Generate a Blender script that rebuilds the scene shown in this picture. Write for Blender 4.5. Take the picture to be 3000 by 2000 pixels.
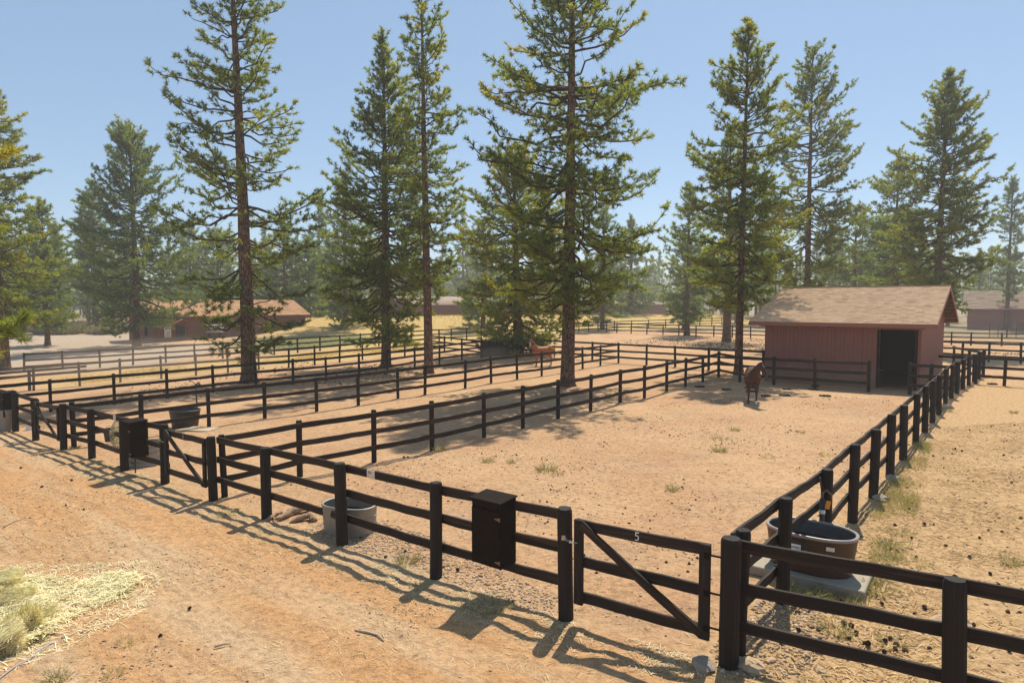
import bpy, math, random
import numpy as np
from mathutils import Vector, Matrix, Euler

for o in list(bpy.data.objects):
    bpy.data.objects.remove(o)
SC = bpy.context.scene
COL = SC.collection
random.seed(11)
RNG = np.random.default_rng(11)

# ------------------------------------------------------------------ camera, sky, sun, exposure
CZ = 4.2
F = 1870.0                       # focal length in pixels of the 3000 px wide photograph
PITCH = math.atan(110 / F)
cam_d = bpy.data.cameras.new('camera')
cam_d.sensor_width = 36.0
cam_d.lens = 36.0 * F / 3000.0
cam_d.clip_start = 0.1
cam_d.clip_end = 4000
cam = bpy.data.objects.new('camera', cam_d)
COL.objects.link(cam)
cam.location = (0, 0, CZ)
cam.rotation_euler = (math.pi / 2 - PITCH, 0, 0)
SC.camera = cam

SUN_AZ, SUN_EL = math.radians(23), math.radians(58)
SUN_DIR = Vector((math.sin(SUN_AZ) * math.cos(SUN_EL), math.cos(SUN_AZ) * math.cos(SUN_EL), math.sin(SUN_EL)))
W = bpy.data.worlds.new('World')
SC.world = W
W.use_nodes = True
wn = W.node_tree
wn.nodes.clear()
w_out = wn.nodes.new('ShaderNodeOutputWorld')
w_bg = wn.nodes.new('ShaderNodeBackground')
w_sky = wn.nodes.new('ShaderNodeTexSky')
w_sky.sky_type = 'NISHITA'
w_sky.sun_disc = False
w_sky.sun_elevation = SUN_EL
w_sky.sun_rotation = SUN_AZ
w_sky.altitude = 1200
w_sky.air_density = 1.0
w_sky.dust_density = 1.1
w_sky.ozone_density = 1.6
w_bg.inputs['Strength'].default_value = 0.055
wn.links.new(w_sky.outputs[0], w_bg.inputs[0])
w_veil = wn.nodes.new('ShaderNodeBackground')      # even smoke veil over the whole dome
w_veil.inputs[0].default_value = (.41, .615, .84, 1)
w_veil.inputs[1].default_value = .30
w_add = wn.nodes.new('ShaderNodeAddShader')
wn.links.new(w_bg.outputs[0], w_add.inputs[0])
wn.links.new(w_veil.outputs[0], w_add.inputs[1])
wn.links.new(w_add.outputs[0], w_out.inputs[0])

sun_d = bpy.data.lights.new('sun', 'SUN')
sun_d.energy = 4.4
sun_d.angle = math.radians(0.6)
sun_d.color = (1.0, 0.925, 0.77)
sun = bpy.data.objects.new('sun', sun_d)
COL.objects.link(sun)
sun.rotation_euler = SUN_DIR.to_track_quat('Z', 'Y').to_euler()
sun.location = (20, 40, 60)

SC.view_settings.view_transform = 'Standard'
SC.view_settings.look = 'None'
SC.view_settings.exposure = 0.46
SC.view_settings.gamma = 1.0
SC.view_settings.use_curve_mapping = False
SC.render.engine = 'CYCLES'
SC.cycles.max_bounces = 12
SC.cycles.diffuse_bounces = 7
SC.cycles.transmission_bounces = 8
SC.cycles.volume_bounces = 1
SC.cycles.use_denoising = True

# ------------------------------------------------------------------ terrain and the photograph's geometry
GC = (-4.00033568, 2.5501213, -1.39627027, -2.58405818, -2.68388827, 1.631219)
RIDGE = np.array([(-60, 112), (-33, 104), (-5.6, 105), (32, 130), (46, 142), (70, 150)], float)


def ridge_dist(X, Y):
    best = np.full(np.shape(X), 1e9)
    for a, b in zip(RIDGE[:-1], RIDGE[1:]):
        d = b - a
        t = np.clip(((X - a[0]) * d[0] + (Y - a[1]) * d[1]) / (d @ d), 0, 1)
        best = np.minimum(best, np.hypot(X - a[0] - t * d[0], Y - a[1] - t * d[1]))
    return best


def vnoise(X, Y, seed=0):
    xi, yi = np.floor(X).astype(np.int64), np.floor(Y).astype(np.int64)
    fx, fy = X - xi, Y - yi
    fx, fy = fx * fx * (3 - 2 * fx), fy * fy * (3 - 2 * fy)

    def h(a, b):
        n = (a * 374761393 + b * 668265263 + seed * 974634217) & 0x7fffffff
        n = ((n ^ (n >> 13)) * 1274126177) & 0x7fffffff
        return ((n ^ (n >> 16)) & 0xffff) / 65535.0
    return (h(xi, yi) * (1 - fx) + h(xi + 1, yi) * fx) * (1 - fy) + (h(xi, yi + 1) * (1 - fx) + h(xi + 1, yi + 1) * fx) * fy


def Gs(X, Y):
    X = np.asarray(X, float)
    Y = np.asarray(Y, float)
    a, b = np.clip(X, -48, 52) * .01, np.clip(Y, -5, 95) * .01
    z = GC[0] + GC[1] * a + GC[2] * b + GC[3] * a * a + GC[4] * a * b + GC[5] * b * b + CZ
    d = ridge_dist(X, Y)
    bank = np.clip(1 - d / 19.0, 0, 1)
    bank = bank * bank * (3 - 2 * bank) * (1.55 + .5 * vnoise(X * .11, Y * .11, 5))
    return z + bank * np.clip((X + 38) / 5, 0, 1)


def G(x, y):
    return float(Gs(x, y))


def ray(x, y):
    a, b = (x - 1500) / F, (1000 - y) / F
    return Vector((a, math.cos(PITCH) + b * math.sin(PITCH), -math.sin(PITCH) + b * math.cos(PITCH)))


def hit(x, y):
    """the place on the ground seen at that point of the photograph"""
    r = ray(x, y)
    zg = 0.0
    for _ in range(40):
        t = (zg - CZ) / r.z
        zn = G(r.x * t, r.y * t)
        if abs(zn - zg) < 1e-4:
            break
        zg = zg + .6 * (zn - zg)
    return Vector((r.x * t, r.y * t, zg))


def at(x, y, d):
    """the place seen at that point of the photograph, d metres ahead"""
    r = ray(x, y)
    return Vector((0, 0, CZ)) + r * (d / r.y)


U = Vector((-.779, .627, 0))      # along the front fence, to the left and away
V = Vector((.627, .779, 0))       # along the paddocks, to the right and away

# ------------------------------------------------------------------ scene helpers


def tag(o, label=None, cat=None, group=None, kind=None):
    if label:
        o['label'] = label
    if cat:
        o['category'] = cat
    if group:
        o['group'] = group
    if kind:
        o['kind'] = kind
    return o


def empty(name, loc=(0, 0, 0), rz=0.0, label=None, cat=None, group=None):
    o = bpy.data.objects.new(name, None)
    o.empty_display_size = .2
    o.location = loc
    o.rotation_euler = (0, 0, rz)
    COL.objects.link(o)
    return tag(o, label, cat, group)


def mesh_obj(name, me, parent=None, mat=None):
    o = bpy.data.objects.new(name, me)
    if mat is not None and not me.materials:
        me.materials.append(mat)
    COL.objects.link(o)
    if parent is not None:
        o.parent = parent
    return o


def copy_tree(o, parent=None):
    c = o.copy()
    COL.objects.link(c)
    c.parent = parent
    for ch in o.children:
        copy_tree(ch, c)
    return c


def np_mesh(name, verts, faces, mats=(), mi=None, tint=None, smooth=False):
    """verts (n,3); faces (m,k) with one k"""
    verts = np.asarray(verts, np.float32)
    faces = np.asarray(faces, np.int32)
    me = bpy.data.meshes.new(name)
    m, k = faces.shape
    me.vertices.add(len(verts))
    me.vertices.foreach_set('co', verts.ravel())
    me.loops.add(m * k)
    me.loops.foreach_set('vertex_index', faces.ravel())
    me.polygons.add(m)
    me.polygons.foreach_set('loop_start', np.arange(0, m * k, k, dtype=np.int32))
    for t in mats:
        me.materials.append(t)
    if mi is not None:
        me.polygons.foreach_set('material_index', np.asarray(mi, np.int32))
    if smooth:
        me.polygons.foreach_set('use_smooth', np.ones(m, bool))
    if tint is not None:
        at_ = me.attributes.new('tint', 'FLOAT', 'FACE')
        at_.data.foreach_set('value', np.asarray(tint, np.float32))
    me.update(calc_edges=True)
    return me


class MB:
    """collects shapes, then links them as one mesh"""

    def __init__(s):
        s.v, s.f, s.m, s.sm = [], [], [], []

    def add(s, vs, fs, mi=0, smooth=False):
        b = len(s.v)
        s.v += [tuple(p) for p in vs]
        s.f += [tuple(b + i for i in f) for f in fs]
        s.m += [mi] * len(fs)
        s.sm += [smooth] * len(fs)
        return s

    def box(s, c, size, mi=0, M=None, bev=0.0):
        x, y, z = [q / 2 for q in size]
        if bev <= 0:
            vs = [(-x, -y, -z), (x, -y, -z), (x, y, -z), (-x, y, -z), (-x, -y, z), (x, -y, z), (x, y, z), (-x, y, z)]
            fs = [(0, 3, 2, 1), (4, 5, 6, 7), (0, 1, 5, 4), (1, 2, 6, 5), (2, 3, 7, 6), (3, 0, 4, 7)]
        else:
            b = bev
            ring = [(-x + b, -y), (x - b, -y), (x, -y + b), (x, y - b), (x - b, y), (-x + b, y), (-x, y - b), (-x, -y + b)]
            ins = [(px * (x - b) / x, py * (y - b) / y) for px, py in ring]
            vs = [(px, py, -z) for px, py in ins] + [(px, py, -z + b) for px, py in ring] + \
                 [(px, py, z - b) for px, py in ring] + [(px, py, z) for px, py in ins]
            fs = [tuple(range(7, -1, -1)), tuple(range(24, 32))]
            for k in range(3):
                for i in range(8):
                    j = (i + 1) % 8
                    fs.append((k * 8 + i, k * 8 + j, k * 8 + 8 + j, k * 8 + 8 + i))
        c = Vector(c)
        vs = [(M @ Vector(p) if M is not None else Vector(p)) + c for p in vs]
        return s.add(vs, fs, mi)

    def tube(s, pts, radii, n=8, mi=0, smooth=True, caps=True, squash=None):
        pts = [Vector(p) for p in pts]
        vs, fs = [], []
        up = None
        for i, p in enumerate(pts):
            d = (pts[min(i + 1, len(pts) - 1)] - pts[max(i - 1, 0)]).normalized()
            if up is None:
                a = Vector((0, 0, 1)) if abs(d.z) < .9 else Vector((1, 0, 0))
                up = d.cross(a).normalized()
            up = (up - d * up.dot(d)).normalized()
            w = d.cross(up)
            r = radii[i] if hasattr(radii, '__len__') else radii
            q = 1 if squash is None else squash
            for k in range(n):
                t = 2 * math.pi * k / n
                vs.append(p + up * (math.cos(t) * r) + w * (math.sin(t) * r * q))
        for i in range(len(pts) - 1):
            for k in range(n):
                k2 = (k + 1) % n
                fs.append((i * n + k, i * n + k2, i * n + n + k2, i * n + n + k))
        s.add(vs, fs, mi, smooth)
        if caps:
            b = len(s.v) - len(vs)
            s.f += [tuple(b + k for k in range(n - 1, -1, -1)), tuple(b + len(vs) - n + k for k in range(n))]
            s.m += [mi, mi]
            s.sm += [False, False]
        return s

    def lathe(s, prof, n=32, sx=1.0, sy=1.0, mi=0, smooth=True, power=2.0):
        """closed-loop profile (r, z) turned about z; sx, sy stretch it to an oval, power > 2 squares it"""
        vs, fs = [], []
        for r, z in prof:
            for k in range(n):
                t = 2 * math.pi * k / n
                c, q = math.cos(t), math.sin(t)
                g = (abs(c) ** power + abs(q) ** power) ** (-1 / power)
                vs.append((c * g * (r + sx - 1), q * g * (r + sy - 1), z))
        for i in range(len(prof) - 1):
            for k in range(n):
                k2 = (k + 1) % n
                fs.append((i * n + k, i * n + k2, i * n + n + k2, i * n + n + k))
        s.add(vs, fs, mi, smooth)
        return s

    def disc(s, c, rx, ry, n=32, mi=0, power=2.0):
        vs = []
        for k in range(n):
            t = 2 * math.pi * k / n
            a, q = math.cos(t), math.sin(t)
            g = (abs(a) ** power + abs(q) ** power) ** (-1 / power)
            vs.append((c[0] + a * g * rx, c[1] + q * g * ry, c[2]))
        return s.add(vs, [tuple(range(n))], mi)

    def mesh(s, name, mats):
        me = bpy.data.meshes.new(name)
        me.from_pydata(s.v, [], s.f)
        for t in (mats if isinstance(mats, (list, tuple)) else [mats]):
            me.materials.append(t)
        me.polygons.foreach_set('material_index', s.m)
        me.polygons.foreach_set('use_smooth', s.sm)
        me.update()
        return me

    def build(s, name, mats, parent=None, M=None):
        o = mesh_obj(name, s.mesh(name, mats), parent)
        if M is not None:
            o.matrix_basis = M
        return o


# ------------------------------------------------------------------ materials
def newmat(name):
    m = bpy.data.materials.new(name)
    m.use_nodes = True
    nt = m.node_tree
    return m, nt, nt.nodes['Principled BSDF']


def nd(nt, kind, **kw):
    n = nt.nodes.new(kind)
    for k, v in kw.items():
        if k.startswith('_'):
            setattr(n, k[1:], v)
        else:
            n.inputs[k.replace('__', ' ')].default_value = v
    return n


def ramp(nt, src, stops):
    r = nt.nodes.new('ShaderNodeValToRGB')
    el = r.color_ramp.elements
    while len(el) < len(stops):
        el.new(.5)
    for e, (p, c) in zip(el, stops):
        e.position = p
        e.color = (*c, 1) if len(c) == 3 else c
    nt.links.new(src, r.inputs[0])
    return r.outputs[0]


def mix(nt, fac, a, b, mode='MIX'):
    n = nt.nodes.new('ShaderNodeMix')
    n.data_type = 'RGBA'
    n.blend_type = mode
    for sock, v in ((n.inputs['Factor'], fac), (n.inputs['A'] if False else n.inputs[6], a), (n.inputs[7], b)):
        if hasattr(v, 'links'):
            nt.links.new(v, sock)
        elif isinstance(v, (int, float)):
            sock.default_value = v
        else:
            sock.default_value = (*v, 1) if len(v) == 3 else v
    return n.outputs[2]


def mathn(nt, op, a, b=None):
    n = nt.nodes.new('ShaderNodeMath')
    n.operation = op
    for sock, v in zip(n.inputs, (a, b)):
        if v is None:
            continue
        if hasattr(v, 'links'):
            nt.links.new(v, sock)
        else:
            sock.default_value = v
    return n.outputs[0]


def coords(nt, which='Object', scale=(1, 1, 1), rot=(0, 0, 0)):
    t = nt.nodes.new('ShaderNodeTexCoord')
    mp = nt.nodes.new('ShaderNodeMapping')
    mp.inputs['Scale'].default_value = scale
    mp.inputs['Rotation'].default_value = rot
    nt.links.new(t.outputs[which], mp.inputs[0])
    return mp.outputs[0]


def turned(nt, ang, scale):
    t = nt.nodes.new('ShaderNodeTexCoord')
    a = nt.nodes.new('ShaderNodeMapping')
    a.inputs['Rotation'].default_value = (0, 0, ang)
    b = nt.nodes.new('ShaderNodeMapping')
    b.inputs['Scale'].default_value = scale
    nt.links.new(t.outputs['Object'], a.inputs[0])
    nt.links.new(a.outputs[0], b.inputs[0])
    return b.outputs[0]


def noise(nt, vec, scale, detail=4, rough=.55, out='Fac'):
    n = nd(nt, 'ShaderNodeTexNoise', Scale=scale, Detail=detail, Roughness=rough)
    nt.links.new(vec, n.inputs['Vector'])
    return n.outputs[out]


def bump(nt, bsdf, h, strength=.3, dist=.02):
    b = nd(nt, 'ShaderNodeBump', Strength=strength, Distance=dist)
    nt.links.new(h, b.inputs['Height'])
    nt.links.new(b.outputs[0], bsdf.inputs['Normal'])


def objrand(nt):
    return nt.nodes.new('ShaderNodeObjectInfo').outputs['Random']


def simple(name, col, rough=.6, metal=0.0, var=.25, scale=6.0, spec=.5, bmp=0.0):
    m, nt, b = newmat(name)
    v = coords(nt)
    f = noise(nt, v, scale, 5)
    c = mix(nt, f, tuple(q * (1 - var) for q in col), tuple(min(1, q * (1 + var)) for q in col))
    nt.links.new(c, b.inputs['Base Color'])
    b.inputs['Roughness'].default_value = rough
    b.inputs['Metallic'].default_value = metal
    b.inputs['Specular IOR Level'].default_value = spec
    if bmp:
        bump(nt, b, noise(nt, v, scale * 6, 4), bmp, .02)
    return m


def wood_mat(name, dark, mid, worn, axis, worn_at=.66):
    m, nt, b = newmat(name)
    sc = [9, 9, 9]
    sc[axis] = .55
    v = coords(nt, 'Object', tuple(sc))
    r = objrand(nt)
    off = nt.nodes.new('ShaderNodeVectorMath')
    off.operation = 'ADD'
    nt.links.new(v, off.inputs[0])
    cmb = nt.nodes.new('ShaderNodeCombineXYZ')
    for k in range(3):
        nt.links.new(mathn(nt, 'MULTIPLY', r, 37.0 + 11 * k), cmb.inputs[k])
    nt.links.new(cmb.outputs[0], off.inputs[1])
    g = noise(nt, off.outputs[0], 3.5, 6, .65)
    big = noise(nt, off.outputs[0], .8, 3)
    c = mix(nt, g, dark, mid)
    c = mix(nt, ramp(nt, mathn(nt, 'ADD', mathn(nt, 'MULTIPLY', g, .5), mathn(nt, 'MULTIPLY', big, .5)),
                     [(worn_at - .08, (0, 0, 0)), (worn_at + .06, (1, 1, 1))]), c, worn)
    c = mix(nt, mathn(nt, 'MULTIPLY', r, .5), c, tuple(q * 1.5 for q in mid))
    nt.links.new(c, b.inputs['Base Color'])
    b.inputs['Roughness'].default_value = .7
    b.inputs['Specular IOR Level'].default_value = .22
    bump(nt, b, g, .5, .012)
    return m


MT = {}
MT['rail'] = wood_mat('fence_rail_wood', (.010, .0078, .007), (.025, .0175, .014), (.090, .050, .032), 0, .58)
MT['post'] = wood_mat('fence_post_wood', (.009, .0078, .0072), (.021, .0165, .014), (.070, .043, .032), 2, .60)
MT['box'] = simple('black_stained_plywood', (.017, .0115, .009), .85, 0, .45, 7, .08, .25)
MT['door_grey'] = simple('dark_weathered_panel', (.02, .021, .021), .7, 0, .5, 5, .3, .3)
MT['steel'] = simple('rusty_hardware', (.20, .13, .09), .5, .6, .6, 40)
MT['bright_steel'] = simple('worn_bright_steel', (.45, .42, .38), .4, .8, .3, 40)
MT['white'] = simple('white_paint', (.78, .77, .74), .5, 0, .08, 12)
MT['paper'] = simple('cream_sign_board', (.66, .60, .50), .6, 0, .10, 20)
MT['ink'] = simple('red_brown_lettering', (.16, .05, .03), .6, 0, .2, 20)
MT['black_ink'] = simple('black_lettering', (.02, .02, .022), .5, 0, .2, 20)
MT['galv'] = simple('galvanised_steel', (.29, .265, .22), .55, .4, .28, 9, .5, .15)
MT['galv_dull'] = simple('weathered_galvanised_steel', (.36, .32, .26), .6, .3, .35, 8, .4, .2)
MT['tank'] = simple('brown_black_plastic_tank', (.062, .028, .019), .45, 0, .35, 4, .5, .12)
MT['tank_rim'] = simple('worn_grey_tank_rim', (.28, .24, .22), .4, 0, .3, 14)
MT['tank_in'] = simple('grey_tank_inside', (.085, .085, .085), .4, 0, .35, 8)
MT['rubber'] = simple('black_rubber', (.032, .026, .023), .5, 0, .35, 8, .5, .1)
MT['concrete'] = simple('concrete_pad', (.33, .285, .22), .85, 0, .22, 7, .3, .3)
MT['orange'] = simple('orange_plastic', (.75, .24, .02), .4, 0, .1, 10)
MT['twine'] = simple('pale_blue_twine', (.35, .38, .48), .7, 0, .2, 30)
MT['rock'] = simple('grey_rock', (.31, .255, .20), .9, 0, .3, 9, .2, .5)
MT['tanrock'] = simple('tan_rock', (.42, .30, .19), .9, 0, .3, 9, .2, .5)
MT['log'] = simple('weathered_root_wood', (.30, .20, .13), .85, 0, .55, 11, .2, .6)
MT['stick'] = simple('bleached_stick_wood', (.46, .36, .25), .85, 0, .25, 15, .2, .3)
MT['cone'] = simple('pine_cone_brown', (.085, .048, .030), .85, 0, .5, 60, .2)
MT['manure'] = simple('horse_manure', (.055, .036, .024), .9, 0, .5, 30, .2)
MT['mane'] = simple('dark_mane_hair', (.032, .016, .010), .6, 0, .4, 40)
MT['mane_red'] = simple('chestnut_mane_hair', (.15, .05, .022), .6, 0, .4, 40)
MT['glass'] = simple('dark_window_glass', (.02, .024, .026), .12, 0, .1, 3, .6)
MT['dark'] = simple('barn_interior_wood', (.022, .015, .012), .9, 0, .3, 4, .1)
MT['rafter'] = simple('bare_roof_sheathing', (.17, .11, .065), .85, 0, .3, 6, .2)
MT['canvas'] = simple('faded_netting', (.45, .40, .30), .9, 0, .2, 20)
MT['van'] = simple('white_trailer_metal', (.75, .76, .78), .35, .1, .05, 3)
MT['hedge_iron'] = simple('dark_iron_panel', (.03, .027, .03), .6, .3, .2, 5)


def water_mat():
    m, nt, b = newmat('still_dark_water')
    b.inputs['Base Color'].default_value = (.012, .016, .012, 1)
    b.inputs['Roughness'].default_value = .04
    b.inputs['IOR'].default_value = 1.33
    v = coords(nt)
    bump(nt, b, noise(nt, v, 9, 3), .12, .02)
    return m


MT['water'] = water_mat()


def siding_mat(name, col, dusty=.35):
    m, nt, b = newmat(name)
    v = coords(nt, 'Object', (14, 14, .5))
    g = noise(nt, v, 3, 6, .6)
    big = noise(nt, coords(nt, 'Object', (.5, .5, .35)), 2.4, 4)
    c = mix(nt, g, tuple(q * .72 for q in col), tuple(q * 1.25 for q in col))
    c = mix(nt, mathn(nt, 'MULTIPLY', big, dusty), c, tuple(q * .6 + w * .4 for q, w in zip(col, (.34, .25, .18))))
    c = mix(nt, mathn(nt, 'MULTIPLY', objrand(nt), .28), c, tuple(q * 1.35 for q in col))
    sx_ = nt.nodes.new('ShaderNodeSeparateXYZ')      # mud splashed up from the dirt
    nt.links.new(coords(nt), sx_.inputs[0])
    hgt = mathn(nt, 'ADD', sx_.outputs[2], mathn(nt, 'MULTIPLY', noise(nt, coords(nt), 2.5, 5, .65), -1.3))
    c = mix(nt, ramp(nt, hgt, [(0, (.62, .62, .62)), (.42, (0, 0, 0))]), c, (.30, .20, .135))
    nt.links.new(c, b.inputs['Base Color'])
    b.inputs['Roughness'].default_value = .75
    b.inputs['Specular IOR Level'].default_value = .25
    bump(nt, b, g, .35, .01)
    return m


MT['barn_red'] = siding_mat('red_barn_siding', (.25, .092, .066))
MT['barn_trim'] = siding_mat('red_barn_trim', (.29, .12, .08), .2)
MT['stable_red'] = siding_mat('brown_red_stable_siding', (.19, .075, .055))
MT['far_red'] = siding_mat('far_barn_siding', (.27, .105, .08))
MT['arena_wall'] = siding_mat('maroon_arena_siding', (.13, .052, .045), .1)
MT['green_door'] = siding_mat('dark_green_door', (.030, .032, .026), .1)


def tinted(name, stops, rough=.9, spec=.1, fine=60., transl=0.0):
    """colour by the per-face 'tint' attribute, with fine grain"""
    m, nt, b = newmat(name)
    a = nt.nodes.new('ShaderNodeAttribute')
    a.attribute_name = 'tint'
    f = a.outputs['Fac']
    c = ramp(nt, f, stops)
    if fine:
        g = noise(nt, coords(nt), fine, 3)
        c = mix(nt, g, mix(nt, 1.0, c, (.72, .72, .72), 'MULTIPLY'), mix(nt, 1.0, c, (1.25, 1.25, 1.25), 'MULTIPLY'))
    nt.links.new(c, b.inputs['Base Color'])
    b.inputs['Roughness'].default_value = rough
    b.inputs['Specular IOR Level'].default_value = spec
    if transl:
        t = nt.nodes.new('ShaderNodeBsdfTranslucent')
        ct = mix(nt, 1.0, c, (1.5, 1.4, .6), 'MULTIPLY')
        nt.links.new(ct, t.inputs[0])
        mx = nt.nodes.new('ShaderNodeMixShader')
        mx.inputs[0].default_value = transl
        nt.links.new(b.outputs[0], mx.inputs[1])
        nt.links.new(t.outputs[0], mx.inputs[2])
        nt.links.new(mx.outputs[0], nt.nodes['Material Output'].inputs[0])
    return m


MT['shingle'] = tinted('brown_asphalt_shingle', [(0, (.50, .31, .19)), (.5, (.70, .455, .275)), (1, (.80, .56, .36))], .9, .15, 50)
MT['far_shingle'] = tinted('orange_brown_shingle', [(0, (.38, .19, .10)), (.5, (.50, .275, .15)), (1, (.58, .345, .20))], .9, .1, 9)
MT['grey_shingle'] = tinted('grey_brown_shingle', [(0, (.30, .20, .14)), (.5, (.39, .275, .20)), (1, (.46, .34, .25))], .9, .1, 9)
MT['metal_roof'] = simple('pale_metal_roof', (.37, .275, .215), .95, 0, .12, 2, .05)
MT['needle'] = tinted('pine_needles', [(0, (.105, .148, .050)), (.35, (.175, .225, .072)), (.7, (.245, .280, .074)), (1, (.35, .32, .066))], .6, .1, 0, .62)
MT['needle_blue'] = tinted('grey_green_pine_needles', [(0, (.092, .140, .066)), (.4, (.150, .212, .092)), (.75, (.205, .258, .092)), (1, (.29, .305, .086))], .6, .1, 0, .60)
MT['hay'] = tinted('green_gold_hay', [(0, (.33, .28, .15)), (.4, (.66, .60, .37)), (1, (.88, .84, .62))], .7, .3, 0, .25)
MT['straw'] = tinted('scattered_straw', [(0, (.30, .19, .09)), (.5, (.52, .40, .22)), (1, (.72, .62, .42))], .7, .3, 0, .2)
MT['litter'] = tinted('pine_needle_litter', [(0, (.20, .10, .045)), (.5, (.40, .25, .11)), (1, (.60, .44, .23))], .8, .2, 0, .15)
MT['gravel'] = tinted('loose_gravel', [(0, (.20, .14, .10)), (.5, (.42, .30, .20)), (1, (.62, .50, .38))], .9, .2, 0)
MT['weed'] = tinted('dusty_green_weed', [(0, (.14, .15, .07)), (.5, (.27, .26, .125)), (1, (.46, .40, .21))], .7, .2, 0, .3)
MT['drygrass'] = tinted('dry_golden_grass', [(0, (.34, .23, .08)), (.5, (.52, .37, .13)), (1, (.66, .52, .24))], .7, .2, 0, .3)
MT['sage'] = tinted('grey_green_sagebrush', [(0, (.12, .12, .07)), (.5, (.24, .22, .13)), (1, (.40, .34, .21))], .8, .1, 0, .2)
MT['greengrass'] = tinted('watered_green_grass', [(0, (.09, .12, .04)), (.5, (.15, .17, .06)), (1, (.28, .25, .10))], .7, .2, 0, .3)


def bark_mat():
    m, nt, b = newmat('ponderosa_bark')
    v = coords(nt, 'Object', (1, 1, .28))
    vo = nd(nt, 'ShaderNodeTexVoronoi', Scale=9.0)
    vo.feature = 'DISTANCE_TO_EDGE'
    w = noise(nt, coords(nt, 'Object', (1, 1, .5)), 5, 3, .5, 'Color')
    vm = nt.nodes.new('ShaderNodeVectorMath')
    vm.operation = 'MULTIPLY_ADD'
    nt.links.new(w, vm.inputs[0])
    vm.inputs[1].default_value = (.22, .22, .22)
    nt.links.new(v, vm.inputs[2])
    nt.links.new(vm.outputs[0], vo.inputs['Vector'])
    crack = ramp(nt, vo.outputs['Distance'], [(0, (0, 0, 0)), (.16, (1, 1, 1))])
    g = noise(nt, v, 24, 5)
    c = mix(nt, g, (.16, .088, .052), (.34, .20, .125))
    c = mix(nt, crack, (.045, .029, .020), c)
    nt.links.new(c, b.inputs['Base Color'])
    b.inputs['Roughness'].default_value = .9
    b.inputs['Specular IOR Level'].default_value = .15
    bump(nt, b, crack, .9, .05)
    return m


MT['bark'] = bark_mat()
MT['twig'] = simple('grey_brown_branch', (.075, .05, .036), .9, 0, .35, 5, .15)


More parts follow.
